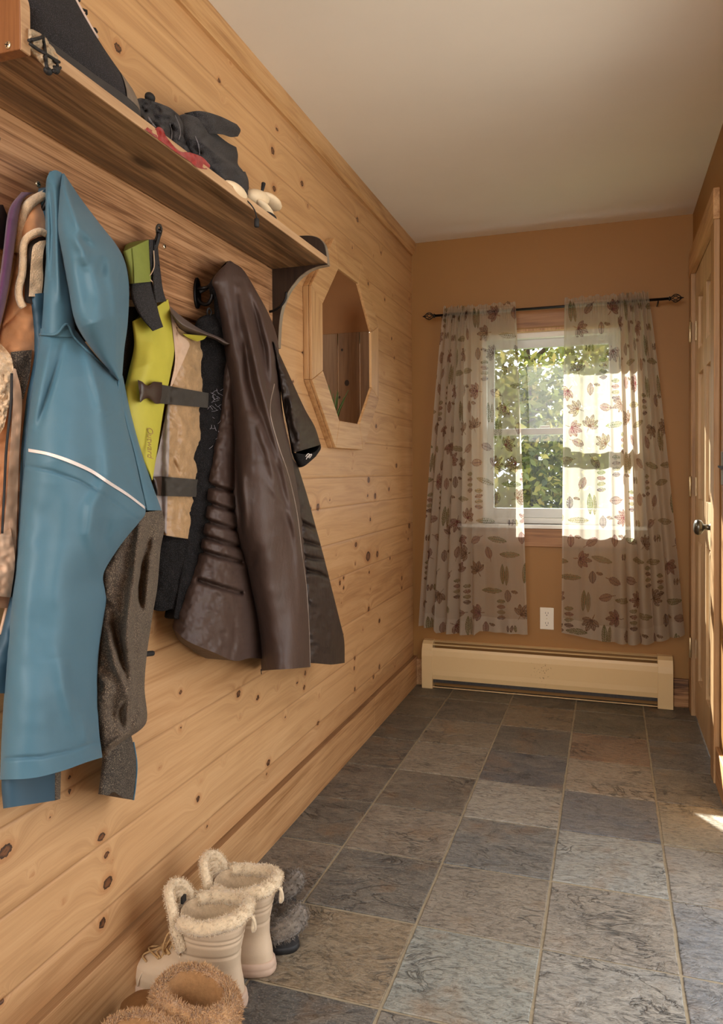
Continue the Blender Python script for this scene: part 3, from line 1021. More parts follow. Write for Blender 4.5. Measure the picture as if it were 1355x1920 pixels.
# far bracket with an ogee curve below and a rounded lip above
bp = [(0.0, 1.90), (0.105, 1.897), (0.150, 1.893), (0.178, 1.882), (0.194, 1.862), (0.200, 1.838), (0.2045, 1.800), (0.170, 1.797), (0.140, 1.788), (0.113, 1.772),
      (0.092, 1.752), (0.074, 1.730), (0.058, 1.700), (0.047, 1.668), (0.041, 1.630), (0.038, 1.590), (0.036, 1.556), (0.0, 1.556)]
sp = spline(bp[:6], 20).tolist() + spline(bp[6:-1], 40).tolist() + [bp[-1]]
MB().prism(sp, 'y', SY1, SY1 + 0.022).build('bracket', M_BRKT, shelf)
edge = spline(bp[1:6], 20).tolist() + spline(bp[6:-1], 40).tolist()
mb = MB()
V, F = [], []
for i, p in enumerate(edge):
    j0, j1 = max(i - 1, 0), min(i + 1, len(edge) - 1)
    tx, tz = edge[j1][0] - edge[j0][0], edge[j1][1] - edge[j0][1]
    ln = math.hypot(tx, tz)
    nx, nz2 = -tz / ln, tx / ln
    for yy in (SY1 + 0.001, SY1 + 0.021):
        V.append((p[0] + nx * 0.0012, yy, p[1] + nz2 * 0.0012))
F = [[2 * i, 2 * i + 1, 2 * i + 3, 2 * i + 2] for i in range(len(edge) - 1)]
ring = [[(V[2 * i][0], V[2 * i][1], V[2 * i][2]), (V[2 * i + 1][0], V[2 * i + 1][1], V[2 * i + 1][2]),
         (edge[i][0], SY1 + 0.021, edge[i][1]), (edge[i][0], SY1 + 0.001, edge[i][1])] for i in range(len(edge))]
MB().loft(ring).build('bracket_edge', M_BRKT_EDGE, shelf)
# near end panel standing on the shelf
ep = [(0.0, SZ1), (SX + 0.002, SZ1 - 0.028), (SX + 0.002, 1.850)] + [(SX - 0.028 + 0.03 * math.cos(a), 1.850 + 0.036 * math.sin(a)) for a in np.linspace(0.2, PI / 2, 8)] + [(0.0, 1.888)]
ep[0] = (0.0, SZ1 + 0.0)
ep2 = [(0.0, SZ1 + 0.0005), (SX + 0.001, SZ1 + 0.0005)] + ep[2:]
epp = [(0.0, 1.786), (0.209, 1.786)] + [(0.183 + 0.026 * math.cos(a), 1.850 + 0.036 * math.sin(a)) for a in np.linspace(0.0, PI / 2, 9)] + [(0.0, 1.886)]
MB().prism(epp, 'y', SY0 - 0.02, SY0).build('end_panel', M_ENDP, shelf, bevel=0.0015)
ring = [[(p[0] + 0.0005, SY0 - 0.019, p[1]), (p[0] + 0.0005, SY0 - 0.001, p[1]), (p[0] - 0.002, SY0 - 0.001, p[1] - 0.0005), (p[0] - 0.002, SY0 - 0.019, p[1] - 0.0005)] for p in epp[1:-1]]
MB().loft(ring).build('end_panel_edge', M_STAIN_EDGE, shelf)


def screw(P, nrm, r=0.006):
    n = np.array(nrm, float)
    u = np.cross(n, [0.31, 0.2, 0.93])
    u /= np.linalg.norm(u)
    w = np.cross(n, u)
    m_ = MB()
    rr = [(0.0, r), (0.0012, r * 0.95), (0.002, r * 0.6), (0.0022, r * 0.2)]
    m_.loft([[tuple(np.array(P) + n * d_ + (u * math.cos(a) + w * math.sin(a)) * q_) for a in np.linspace(0, 2 * PI, 13)[:-1]] for d_, q_ in rr])
    s_ = m_.build('screw', M_SCREW, shelf, smooth=True)
    c_ = MB()
    for d_ in (u, w):
        e_ = w if d_ is u else u
        Pp = np.array(P) + n * 0.0021
        c_.add([Pp + d_ * r * 0.6 + e_ * r * 0.1, Pp - d_ * r * 0.6 + e_ * r * 0.1, Pp - d_ * r * 0.6 - e_ * r * 0.1, Pp + d_ * r * 0.6 - e_ * r * 0.1,
                Pp + d_ * r * 0.6 + e_ * r * 0.1 + n * 0.0004, Pp - d_ * r * 0.6 + e_ * r * 0.1 + n * 0.0004, Pp - d_ * r * 0.6 - e_ * r * 0.1 + n * 0.0004, Pp + d_ * r * 0.6 - e_ * r * 0.1 + n * 0.0004],
               [(0, 1, 2, 3), (4, 7, 6, 5), (0, 4, 5, 1), (1, 5, 6, 2), (2, 6, 7, 3), (3, 7, 4, 0)])
    o_ = c_.build('cross_slot', M_IRON)
    o_.parent = s_
    o_.data.transform(Matrix.Translation(-world_loc(s_)))


screw(on_x(71, 345, 0.02), (1, 0, 0))
screw(on_x(308, 462, 0.02), (1, 0, 0))
screw(on_y(15, 85, SY0 - 0.02), (0, -1, 0))


def hook(y, z=1.63, s=1.0, lean=0.0, reach=1.0):
    """Double iron coat hook: base plate, long upper arm, short lower arm."""
    m_ = MB()
    pr = [(y + 0.013 * math.cos(a) * s, z + 0.035 * math.sin(a) * s) for a in np.linspace(0, 2 * PI, 21)[:-1]]
    m_.prism(pr, 'x', 0.02, 0.026)
    h_ = m_.build('coat_hook', M_IRON, shelf, bevel=0.0015)
    up = spline([(0.024, y, z + 0.012), (0.024 + 0.021 * reach, y, z + 0.012), (0.024 + 0.051 * reach, y + lean, z + 0.03), (0.024 + 0.071 * reach, y + lean, z + 0.058), (0.024 + 0.074 * reach, y + lean, z + 0.075)], 22)
    lo = spline([(0.024, y, z - 0.012), (0.034, y, z - 0.026), (0.052, y, z - 0.03), (0.064, y, z - 0.016), (0.066, y, z - 0.002)], 18)
    for nm, pts in (('upper_prong', up), ('lower_prong', lo)):
        V_, F_ = tube(pts, 0.0042 * s, 8)
        V2, F2 = [], []
        mm = MB().add(V_, F_)
        e_ = pts[-1]
        mm.loft([[(e_[0] + 0.0068 * math.sin(b) * math.cos(a), e_[1] + 0.0068 * math.sin(b) * math.sin(a), e_[2] - 0.0068 * math.cos(b)) for a in np.linspace(0, 2 * PI, 11)[:-1]] for b in np.linspace(0.1, PI - 0.1, 7)])
        p_ = mm.build(nm, M_IRON, smooth=True)
        p_.parent = h_
        p_.data.transform(Matrix.Translation(-world_loc(h_)))


hook(-3.0, 1.625)          # holds the tan coat
hook(-2.875, 1.60)         # holds the blue jacket
hook(-2.512, 1.628, 1.0, 0.0, 0.66)         # holds the dog vest
hook(-2.268, 1.625, 1.15, 0.03)        # holds the brown coat and the black fleece
# single prong at the far end
m_ = MB().tube(spline([(0.02, -1.835, 1.665), (0.035, -1.835, 1.668), (0.058, -1.835, 1.680), (0.074, -1.835, 1.700), (0.077, -1.835, 1.722)], 20), 0.0042, 8)
m_.build('coat_hook', M_IRON, shelf, smooth=True)

# ================================================================== ON THE SHELF
M_SUEDE_BLK = plain('black_suede', srgb(24, 22, 24), 0.9, 0.3, 60, 0.3, 500, speck=srgb(56, 52, 58), speck_scale=700)
M_SHOEGRAY = plain('grey_toe_rubber', srgb(112, 98, 84), 0.6, 0.25, 40)
M_SHOESOLE = plain('dark_sole', srgb(44, 40, 38), 0.7, 0.2, 40)
M_PIPING = plain('pale_pink_piping', srgb(206, 184, 172), 0.6, 0.05)
M_LACE = plain('black_cord', srgb(20, 18, 18), 0.7, 0.2, 200)
M_KNIT = plain('black_knit_fleece', srgb(19, 17, 16), 0.95, 0.35, 90, 0.5, 600, speck=srgb(66, 64, 72), speck_scale=620, sheen=0.05)
M_RED = plain('red_fleece', srgb(142, 34, 28), 0.9, 0.25, 120, 0.4, 600, sheen=0.2)
M_CREAM = plain('cream_soft_plastic', srgb(226, 204, 170), 0.5, 0.08, 30)


def shoe_rows(sh):
    """Section table along a shoe: (distance from toe, half width, top height, sole height)."""
    return sh


def make_shoe(label, x, ytoe, ang):
    s_ = thing('black_sneaker', label, 'shoe', (x, ytoe - 0.14, SZ1))
    tab = [(0.0, 0.012, 0.044), (0.008, 0.028, 0.060), (0.03, 0.039, 0.074), (0.06, 0.043, 0.084), (0.09, 0.043, 0.098), (0.12, 0.041, 0.116), (0.15, 0.039, 0.138),
           (0.18, 0.038, 0.162), (0.21, 0.037, 0.182), (0.24, 0.036, 0.194), (0.27, 0.034, 0.198), (0.285, 0.026, 0.194), (0.292, 0.010, 0.180)]
    tab = spline(tab, 40)
    rings = []
    for d_, w, h_ in tab:
        r_ = []
        for a in np.linspace(0, PI, 19):
            ca, sa = math.cos(a), math.sin(a)
            r_.append((x + w * math.copysign(abs(ca) ** 0.7, ca) * (1 - 0.25 * sa), ytoe - d_, SZ1 + 0.014 + (h_ - 0.014) * abs(sa) ** 0.8))
        r_.append((x - w * 0.9, ytoe - d_, SZ1 + 0.012))
        r_.append((x + w * 0.9, ytoe - d_, SZ1 + 0.012))
        rings.append(r_)
    V_, F_ = loft(rings)
    obj('upper', V_, F_, M_SUEDE_BLK, s_, smooth=True)
    m_ = MB()
    rr = []
    for d_, w, h_ in tab:
        w2 = w + 0.003
        rr.append([(x - w2, ytoe - d_ * 1.006 + 0.003, SZ1), (x + w2, ytoe - d_ * 1.006 + 0.003, SZ1), (x + w2, ytoe - d_ * 1.006 + 0.003, SZ1 + 0.018), (x - w2, ytoe - d_ * 1.006 + 0.003, SZ1 + 0.018)])
    m_.loft(rr).build('sole', M_SHOESOLE, s_, bevel=0.002)
    # rubber toe cap
    rr = []
    for d_, w, h_ in tab[:11]:
        rr.append([(x + (w + 0.003) * math.copysign(abs(math.cos(a)) ** 0.7, math.cos(a)) * (1 - 0.2 * math.sin(a)), ytoe - d_ + 0.003, SZ1 + 0.012 + (h_ * 0.9 - 0.010) * abs(math.sin(a)) ** 0.8) for a in np.linspace(0, PI, 15)])
    V_, F_ = loft(rr, True, False)
    obj('toe_cap', V_, F_, M_SHOEGRAY, s_, smooth=True)
    # piping along the lacing edge, laces over the instep
    def top(d_):
        return np.interp(d_, tab[:, 0], tab[:, 2])
    aa_ = math.radians(58)
    pts = [(x + np.interp(d_, tab[:, 0], tab[:, 1]) * math.cos(aa_) ** 0.7 * (1 - 0.25 * math.sin(aa_)), ytoe - d_, SZ1 + 0.014 + (top(d_) - 0.014) * math.sin(aa_) ** 0.8) for d_ in np.linspace(0.115, 0.27, 14)]
    MB().tube(pts, 0.0032, 6).build('piping', M_PIPING, s_, smooth=True)
    zz = []
    for i, d_ in enumerate(np.linspace(0.10, 0.25, 13)):
        zz.append((x + (0.018 if i % 2 else -0.018), ytoe - d_, SZ1 + top(d_) + 0.005))
    m_ = MB().tube(spline(zz, 80), 0.0024, 6)
    lp = spline([(x + 0.01, ytoe - 0.16, SZ1 + top(0.16) + 0.004), (x + 0.0, ytoe - 0.135, SZ1 + top(0.14) + 0.03), (x + 0.005, ytoe - 0.165, SZ1 + top(0.165) + 0.055), (x - 0.005, ytoe - 0.2, SZ1 + top(0.2) + 0.03), (x, ytoe - 0.23, SZ1 + top(0.23) + 0.008)], 50)
    m_.tube(lp, 0.0026, 6)
    m_.build('laces', M_LACE, s_, smooth=True)
    return s_, tab


def add_text(name, body, size, mat, parent, M4, extrude=0.0004):
    cu = bpy.data.curves.new(name, 'FONT')
    cu.body = body
    cu.size = size
    cu.extrude = extrude
    cu.align_x = 'CENTER'
    tmp = bpy.data.objects.new(name, cu)
    COL.objects.link(tmp)
    dg = bpy.context.evaluated_depsgraph_get()
    me = bpy.data.meshes.new_from_object(tmp.evaluated_get(dg))
    bpy.data.objects.remove(tmp)
    me.transform(M4)
    if parent is not None:
        me.transform(Matrix.Translation(-world_loc(parent)))
    me.materials.clear()
    me.materials.append(mat)
    o = bpy.data.objects.new(name, me)
    COL.objects.link(o)
    o.parent = parent
    return o


s1, tab1 = make_shoe('black suede high-top shoe with pink piping at the near end of the shelf', 0.158, -2.738, 0)
# white letters on the side of the near shoe
for ch, (u_, v_) in zip('IOS', ((161, 101), (168.5, 106), (177, 114))):
    P = on_x(u_, v_, 0.193)
    nx_ = np.array([0.93, -0.2, 0.3])
    nx_ /= np.linalg.norm(nx_)
    al = np.array([0.0, 0.87, -0.49])
    al -= nx_ * (al @ nx_)
    al /= np.linalg.norm(al)
    upv = np.cross(nx_, al)
    m4 = Matrix(((al[0], upv[0], nx_[0], P[0]), (al[1], upv[1], nx_[1], P[1]), (al[2], upv[2], nx_[2], P[2]), (0, 0, 0, 1)))
    add_text('letter', ch, 0.012, M_PIPING, s1, m4)

# crumpled strap-on ice cleat by the end panel
cl = thing('ice_cleat', 'grey mesh overshoe with black elastic straps hanging over the shelf end', 'overshoe', (0.19, -3.0, SZ1))
M_MESH = plain('grey_mesh', srgb(176, 158, 132), 0.8, 0.35, 90, 0.6, 400)
relief('mesh', M_MESH, cl, [(52, 54), (52, 75), (55, 92), (70, 112), (90, 132)], [(62, 55), (84, 68), (98, 85), (110, 102), (113, 124)], [(0, 0.198, 0.19, 0.02), (1, 0.205, 0.19, 0.02)], px=2, thick=0.02, nz=(0.005, 9), key='cleat')
for pts in ([(54, 76), (64, 74), (78, 70), (82, 68)], [(80, 68), (84, 92), (88, 130), (92, 136)], [(56, 82), (70, 92), (84, 100), (100, 110), (113, 118)], [(100, 110), (108, 124), (104, 134)], [(113, 116), (112, 128), (100, 134)]):
    cord('strap', M_LACE, cl, pts, 0.0026, on='cleat', lift=0.003, n=24)
for uv in ((90, 133), (104, 131)):
    P = on_x(uv[0], uv[1], 0.216)
    MB().loft([[(P[0] + 0.006 * math.sin(b) * math.cos(a), P[1] + 0.008 * math.sin(b) * math.sin(a), P[2] - 0.006 * math.cos(b)) for a in np.linspace(0, 2 * PI, 9)[:-1]] for b in np.linspace(0.1, PI - 0.1, 6)]).build('cleat_stud', M_LACE, cl, smooth=True)

# gloves
g1_ = thing('glove', 'crumpled black glove with small buckle beside the shoe toes', 'glove', (0.12, -2.62, SZ1), 'gloves on the shelf')
relief('hand', M_KNIT, g1_, [(222, 188), (224, 196), (232, 205)], [(336, 216), (350, 245), (356, 288)], [(0, 0.10, 0.10, 0.05), (1, 0.17, 0.17, 0.02)],
       T=[(222, 188), (238, 186), (250, 188), (262, 184), (276, 186), (288, 190), (305, 196), (320, 203), (336, 216)],
       B=[(232, 205), (258, 226), (290, 252), (320, 272), (356, 288)], px=2.5, thick=0.06, nz=(0.014, 16), key='glove1')
relief('cuff_fold', M_KNIT, g1_, [(243, 190), (244, 200)], [(262, 190), (262, 202)], [(0, 0.11, 0.11, 0.03), (1, 0.13, 0.13, 0.03)], T=[(243, 190), (252, 182), (262, 190)], px=2, thick=0.03)
P = on_x(281, 183, 0.12)
MB().loft([[(P[0] + 0.010 * math.sin(b) * math.cos(a), P[1] + 0.013 * math.sin(b) * math.sin(a), P[2] - 0.010 * math.cos(b)) for a in np.linspace(0, 2 * PI, 13)[:-1]] for b in np.linspace(0.05, PI - 0.05, 9)]).build('toggle', M_LACE, g1_, smooth=True)
cord('seam', plain('grey_thread', srgb(110, 108, 112), 0.7), g1_, [(328, 216), (336, 235), (338, 250), (335, 262)], 0.0012, on='glove1', lift=0.002, n=20)
cord('seam', bpy.data.materials['grey_thread'], g1_, [(318, 232), (322, 248), (321, 262)], 0.0012, on='glove1', lift=0.002, n=20)
cord('zip_pull', bpy.data.materials['grey_thread'], g1_, [(278, 221), (284, 231), (291, 240)], 0.0028, on='glove1', lift=0.003, n=12)

g2_ = thing('glove', 'large puffy black mitten with its thumb sticking out towards the window', 'glove', (0.12, -2.4, SZ1), 'gloves on the shelf')
relief('hand', M_KNIT, g2_, [(326, 222), (338, 250), (352, 278), (366, 300)], [(443, 276), (446, 290), (446, 308), (455, 320), (462, 336), (464, 360)],
       [(0, 0.09, 0.06, 0.05), (0.5, 0.13, 0.08, 0.08), (1, 0.17, 0.16, 0.02)], T=[(326, 222), (345, 214), (368, 220), (392, 238), (412, 256), (428, 268), (443, 276)],
       B=[(366, 300), (395, 318), (425, 343), (464, 360)], px=2.5, thick=0.07, nz=(0.010, 22), key='glove2')
relief('thumb', M_KNIT, g2_, [(345, 212), (365, 232), (385, 250)], [(444, 233), (451, 244), (446, 256)], [(0, 0.10, 0.08, 0.04), (1, 0.12, 0.08, 0.04)],
       T=[(345, 212), (375, 208), (410, 217), (444, 233)], B=[(385, 250), (415, 252), (432, 257), (446, 256)], px=2.5, thick=0.05, nz=(0.004, 18))
relief('finger_end', M_KNIT, g2_, [(446, 320), (448, 345), (455, 362)], [(460, 322), (466, 340), (466, 366)], [(0, 0.10, 0.09, 0.03), (1, 0.13, 0.12, 0.02)], px=2, thick=0.04)
cord('seam', bpy.data.materials['grey_thread'], g2_, [(345, 262), (352, 276), (358, 286)], 0.0012, on='glove2', lift=0.002, n=16)
cord('seam', bpy.data.materials['grey_thread'], g2_, [(366, 256), (372, 272), (374, 290)], 0.0012, on='glove2', lift=0.002, n=16)

g3_ = thing('knit_headband', 'bright red fleece band lying under the black gloves at the shelf edge', 'headband', (0.19, -2.6, SZ1))
relief('band', M_RED, g3_, [(262, 226), (264, 236), (268, 240)], [(390, 305), (394, 311), (391, 318)], [(0, 0.200, 0.200, 0.006), (1, 0.204, 0.204, 0.004)],
       T=[(262, 226), (285, 244), (296, 238), (305, 242), (313, 258), (335, 282), (356, 286), (378, 294), (390, 305)],
       B=[(268, 240), (295, 260), (325, 282), (352, 300), (370, 314), (391, 318)], px=2, thick=0.03, nz=(0.003, 8))

# cream headset with dangling cable
hs = thing('headset', 'cream headset with padded ear cups and a thin black cable over the shelf edge', 'headset', (0.15, -2.18, SZ1))


def ellipsoid(P, ax, n=18, m=11):
    A = np.array(ax, float)
    rings = []
    for b in np.linspace(0.06, PI - 0.06, m):
        rings.append([tuple(np.array(P) + A[0] * math.sin(b) * math.cos(a) + A[1] * math.sin(b) * math.sin(a) - A[2] * math.cos(b)) for a in np.linspace(0, 2 * PI, n + 1)[:-1]])
    return rings


P = on_x(440, 359, 0.19)
MB().loft(ellipsoid(P, [(0.02, 0, 0), (0, 0.052, -0.002), (0, 0.002, 0.017)])).build('ear_cup', M_CREAM, hs, smooth=True)
P = on_x(480, 372, 0.13)
MB().loft(ellipsoid(P, [(0.03, 0, 0), (0, 0.055, 0.01), (0, -0.004, 0.022)])).build('ear_cup', M_CREAM, hs, smooth=True)
P2 = on_x(505, 378, 0.11)
MB().loft(ellipsoid(P2, [(0.03, 0, 0), (0, 0.055, -0.006), (0, 0.003, 0.014)])).build('headband', M_CREAM, hs, smooth=True)
P3 = on_x(497, 392, 0.15)
MB().loft(ellipsoid(P3, [(0.016, 0, 0), (0, 0.045, -0.01), (0, 0.002, 0.010)])).build('lower_pad', M_CREAM, hs, smooth=True)
a_, b_ = on_x(491, 360, 0.12), on_x(494, 344, 0.12)
MB().tube([a_, a_ * 0.5 + b_ * 0.5, b_], [0.0035, 0.005, 0.006], 8).build('antenna', M_LACE, hs, smooth=True)
a_, b_ = on_x(497, 399, 0.185), on_x(516, 411, 0.185)
MB().loft(ellipsoid((a_ + b_) / 2, [(0.010, 0, 0), tuple((b_ - a_) / 2 * 1.1), (0, 0, 0.008)])).build('microphone', M_LACE, hs, smooth=True)
pts = spline(np.vstack([on_x(456, 370, 0.19), on_x(464, 377, 0.204), on_x(472, 386, 0.212), on_x(478, 396, 0.214), on_x(481, 408, 0.214)]), 30)
MB().tube(pts, 0.0016, 6).build('cable', M_LACE, hs, smooth=True)
a_, b_ = on_x(481, 409, 0.214), on_x(481, 426, 0.214)
MB().tube([a_, a_ * 0.9 + b_ * 0.1, b_ * 0.9 + a_ * 0.1, b_], [0.003, 0.0062, 0.0066, 0.005], 8).build('plug', M_LACE, hs, smooth=True)
# ================================================================== COATS
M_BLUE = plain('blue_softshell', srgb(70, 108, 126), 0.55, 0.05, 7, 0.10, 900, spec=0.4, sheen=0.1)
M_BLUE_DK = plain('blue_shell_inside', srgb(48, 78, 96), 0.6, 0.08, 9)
M_HEATHER = plain('grey_heather_knit', srgb(72, 61, 51), 0.9, 0.15, 30, 0.3, 900, speck=srgb(136, 120, 98), speck_scale=520)
M_HEATHER_DK = plain('dark_heather_knit', srgb(52, 45, 38), 0.9, 0.2, 30, 0.3, 900, speck=srgb(120, 108, 90), speck_scale=520)
M_REFL = plain('reflective_tape', srgb(226, 214, 208), 0.35, 0.04, 60)
M_TANS = plain('tan_suede', srgb(190, 136, 92), 0.85, 0.14, 30, 0.2, 500, sheen=0.3)
M_SHEAR = plain('cream_shearling', srgb(214, 186, 150), 0.95, 0.15, 120, 0.8, 420, sheen=0.4, bdist=0.004)
M_CHAR = plain('charcoal_wool', srgb(62, 54, 48), 0.95, 0.2, 60, 0.3, 700, speck=srgb(128, 114, 96), speck_scale=480)
M_PURPLE = plain('purple_fleece', srgb(76, 36, 74), 0.9, 0.15, 40, 0.2, 500, sheen=0.3)
M_DARKC = plain('dark_brown_cloth', srgb(40, 32, 28), 0.95, 0.2, 60)
M_LIME = plain('lime_fabric', srgb(182, 174, 60), 0.6, 0.06, 12, 0.1, 700)
M_OLIVE = plain('olive_green_fabric', srgb(122, 132, 56), 0.6, 0.1, 20, 0.1, 700)
M_TAN = plain('tan_ripstop', srgb(162, 130, 92), 0.42, 0.16, 40, 0.5, 60, sheen=0.1, bdist=0.006)
M_BEIGE = plain('beige_binding', srgb(196, 166, 140), 0.7, 0.05)
M_GREYB = plain('grey_binding', srgb(150, 140, 136), 0.75, 0.06)
M_NEO = plain('black_neoprene', srgb(22, 20, 19), 0.85, 0.3, 80, 0.2, 600, speck=srgb(60, 57, 60), speck_scale=560)
M_WEB = plain('black_webbing', srgb(52, 46, 38), 0.75, 0.12, 30, 0.4, 900)
M_BUCK = plain('dark_plastic_buckle', srgb(58, 42, 34), 0.35, 0.1, 40)
M_FLEECE = plain('black_fleece', srgb(12, 10, 9), 0.95, 0.4, 90, 0.4, 500, speck=srgb(44, 41, 42), speck_scale=560, spec=0.2)
M_LINT = plain('pale_pet_hair', srgb(170, 165, 175), 0.8)
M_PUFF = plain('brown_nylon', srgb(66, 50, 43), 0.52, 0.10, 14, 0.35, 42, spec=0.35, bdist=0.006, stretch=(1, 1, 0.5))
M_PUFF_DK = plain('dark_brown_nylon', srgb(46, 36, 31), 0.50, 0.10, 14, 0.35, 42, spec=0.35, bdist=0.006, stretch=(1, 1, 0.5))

# ---------------------------------------------------------------- dark garment at the very edge
dc = thing('dark_garment', 'dark brown cloth garment at the left edge of the back board', 'coat', (0.03, -3.05, 1.5))
relief('body', M_DARKC, dc, [(-60, 380), (-60, 420), (-60, 466)], [(6, 384), (18, 420), (16, 466)], [(0, 0.05, 0.04, 0.03), (1, 0.06, 0.04, 0.03)], px=4)

# ---------------------------------------------------------------- purple jacket
pj = thing('purple_jacket', 'purple fleece jacket showing as a narrow strip left of the tan coat', 'jacket', (0.05, -3.02, 1.4))
relief('body', M_PURPLE, pj, [(40, 360), (21, 384), (13, 410), (6, 470), (-2, 530), (-12, 580), (-36, 640)], [(64, 361), (46, 372), (37, 398), (29, 455), (19, 520), (8, 580), (-8, 640)],
       [(0, 0.06, 0.06, 0.01), (0.2, 0.075, 0.07, 0.02), (1, 0.085, 0.08, 0.02)], px=2.5)

# ---------------------------------------------------------------- tan shearling coat
tc_ = thing('shearling_coat', 'tan suede coat with cream shearling edges partly behind the blue jacket', 'coat', (0.05, -2.9, 1.1))
relief('body', M_TANS, tc_, [(66, 366), (48, 384), (38, 420), (32, 470), (18, 540), (2, 610), (-20, 700), (-40, 900), (-40, 1140)],
       [(84, 364), (92, 420), (96, 500), (96, 640), (90, 800), (70, 960), (30, 1140)],
       [(0, 0.06, 0.06, 0.01), (0.1, 0.06, 0.08, 0.02), (0.4, 0.06, 0.08, 0.02), (1, 0.07, 0.07, 0.02)], px=3, key='tan', nz=(0.004, 30),
       folds=[([(0, 618), (20, 600), (45, 578)], -0.004, 2.0)])
cord('shearling_collar', M_SHEAR, tc_, [(82, 366), (66, 374), (54, 384), (44, 400), (38, 424), (35, 448), (31, 474)], 0.0085, on='tan', lift=0.004, n=40, sides=8)
relief('sleeve_opening', M_DARKC, tc_, [(72, 444), (56, 454), (48, 475), (47, 520), (46, 560), (50, 568)], [(96, 442), (96, 470), (96, 500), (94, 530), (90, 556), (84, 575)], None, px=3, thick=0.006, on='tan', lift=0.004)
relief('lining', M_SHEAR, tc_, [(74, 452), (62, 462), (58, 490), (56, 520), (54, 556)], [(88, 450), (82, 470), (80, 495), (81, 520), (78, 556)], None, px=3, thick=0.005, on='tan', lift=0.010)
cord('shearling_cuff', M_SHEAR, tc_, [(88, 440), (76, 434), (62, 438), (50, 447), (44, 462), (43, 490), (41, 515), (36, 535), (35, 552), (39, 568), (44, 576)], 0.0062, on='tan', lift=0.010, n=50, sides=8)
relief('wool_panel', M_CHAR, tc_, [(20, 660), (26, 700), (38, 748)], [(60, 656), (56, 700), (44, 748)], None, px=3, thick=0.005, on='tan', lift=0.005)
relief('shearling_front', M_SHEAR, tc_, [(-30, 632), (-30, 700), (-20, 760), (-10, 830)], [(2, 645), (22, 672), (24, 720), (8, 800)], None, px=3, thick=0.006, on='tan', lift=0.012, nz=(0.004, 7))
relief('front_facing', M_BEIGE, tc_, [(24, 690), (24, 760), (18, 850), (12, 940), (5, 1000), (-10, 1040)], [(30, 692), (41, 748), (36, 850), (32, 960), (28, 1060), (18, 1120)], None, px=3, thick=0.006, on='tan', lift=0.012)
relief('lower_front', M_BEIGE, tc_, [(-30, 1020), (-30, 1060), (-40, 1115)], [(20, 990), (28, 1050), (20, 1120)], None, px=3, thick=0.006, on='tan', lift=0.016, nz=(0.003, 14))
cord('zipper', M_LACE, tc_, [(22, 700), (20, 760), (12, 840), (8, 920), (4, 1000)], 0.0022, on='tan', lift=0.02, n=30)

# ---------------------------------------------------------------- black fleece jacket
bf = thing('fleece_jacket', 'black fleece jacket with pale pet hair hanging between the dog vest and the brown coat', 'jacket', (0.05, -2.25, 1.2))
relief('body', M_FLEECE, bf, [(386, 590), (368, 603), (362, 640), (350, 740), (330, 850), (300, 960), (288, 1060), (286, 1143)],
       [(398, 591), (432, 592), (452, 650), (458, 740), (452, 840), (440, 950), (420, 1050), (380, 1160)],
       [(0, 0.06, 0.06, 0.0), (0.08, 0.035, 0.07, 0.03), (0.5, 0.03, 0.08, 0.03), (1, 0.03, 0.06, 0.02)], px=3.5, nz=(0.004, 26), key='fleece',
       B=[(286, 1143), (305, 1146), (326, 1142), (330, 1160), (380, 1160)])
cord('hanging_loop', M_LACE, bf, [(390, 592), (388, 585), (391, 578), (396, 584), (394, 592)], 0.0022, x=[0.06, 0.068, 0.064], n=24)
# hood edge that reaches up to the hook
cord('neck_strap', M_LACE, bf, [(374, 548), (385, 542), (394, 534), (404, 524)], 0.0048, x=[0.03, 0.05, 0.06], n=20)
rl = np.random.default_rng(4)
mb = MB()
for i in range(30):
    c0 = np.array([(406 + rl.normal(0, 9)), (748 + rl.normal(0, 16))]) if i < 22 else np.array([(402 + rl.normal(0, 7)), (800 + rl.normal(0, 14))])
    if c0[0] > 430 or c0[0] < 386:
        continue
    aa = rl.choice([-0.9, 0.9]) + rl.normal(0, 0.4)
    ln = rl.uniform(4, 12)
    p_ = np.stack([c0 + np.array([math.cos(aa), math.sin(aa)]) * s_ * ln + rl.normal(0, 0.8, 2) for s_ in (-0.5, 0, 0.5)])
    P = on_x(p_[:, 0], p_[:, 1], surf_x('fleece', p_) + 0.002)
    mb.tube(P, 0.00035, 3)
lo = mb.build('pet_hair', M_LINT, bf)
lo['kind'] = 'stuff'

# ---------------------------------------------------------------- dog life vest
dv = thing('dog_life_vest', 'lime and tan dog life vest with black buckle straps hanging beside the blue jacket', 'dog vest', (0.08, -2.45, 1.3))
PV = [(0, 0.05, 0.05, 0.02), (0.5, 0.06, 0.055, 0.025), (1, 0.06, 0.05, 0.02)]
relief('back_flap', M_NEO, dv, [(236, 575), (230, 660), (224, 730)], [(262, 575), (252, 660), (240, 735)], [(0, 0.04, 0.04, 0.01), (1, 0.04, 0.04, 0.01)], px=3)
relief('side_panel', M_TAN, dv, [(330, 612), (324, 690), (312, 760), (306, 860), (306, 1003)], [(386, 640), (392, 680), (390, 760), (384, 850), (381, 930), (377, 985), (370, 1013)],
       [(0, 0.06, 0.045, 0.02), (0.5, 0.065, 0.05, 0.025), (1, 0.06, 0.05, 0.02)], px=2.5, T=[(330, 612), (352, 626), (372, 634), (386, 640)], B=[(306, 1003), (338, 1008), (370, 1013)],
       nz=(0.0035, 15), key='vtan', folds=[([(316, 850), (326, 870), (338, 892)], -0.008, 5), ([(330, 940), (336, 950), (330, 985)], -0.005, 5), ([(345, 700), (360, 690), (380, 705)], 0.004, 5),
                                             ([(320, 780), (335, 800), (330, 830)], -0.006, 6)])
relief('grey_edge', M_GREYB, dv, [(314, 758), (300, 830), (288, 882), (290, 930), (304, 990)], [(318, 758), (317, 850), (314, 930), (312, 1002)], None, px=2.5, on='vtan', lift=0.003, thick=0.006)
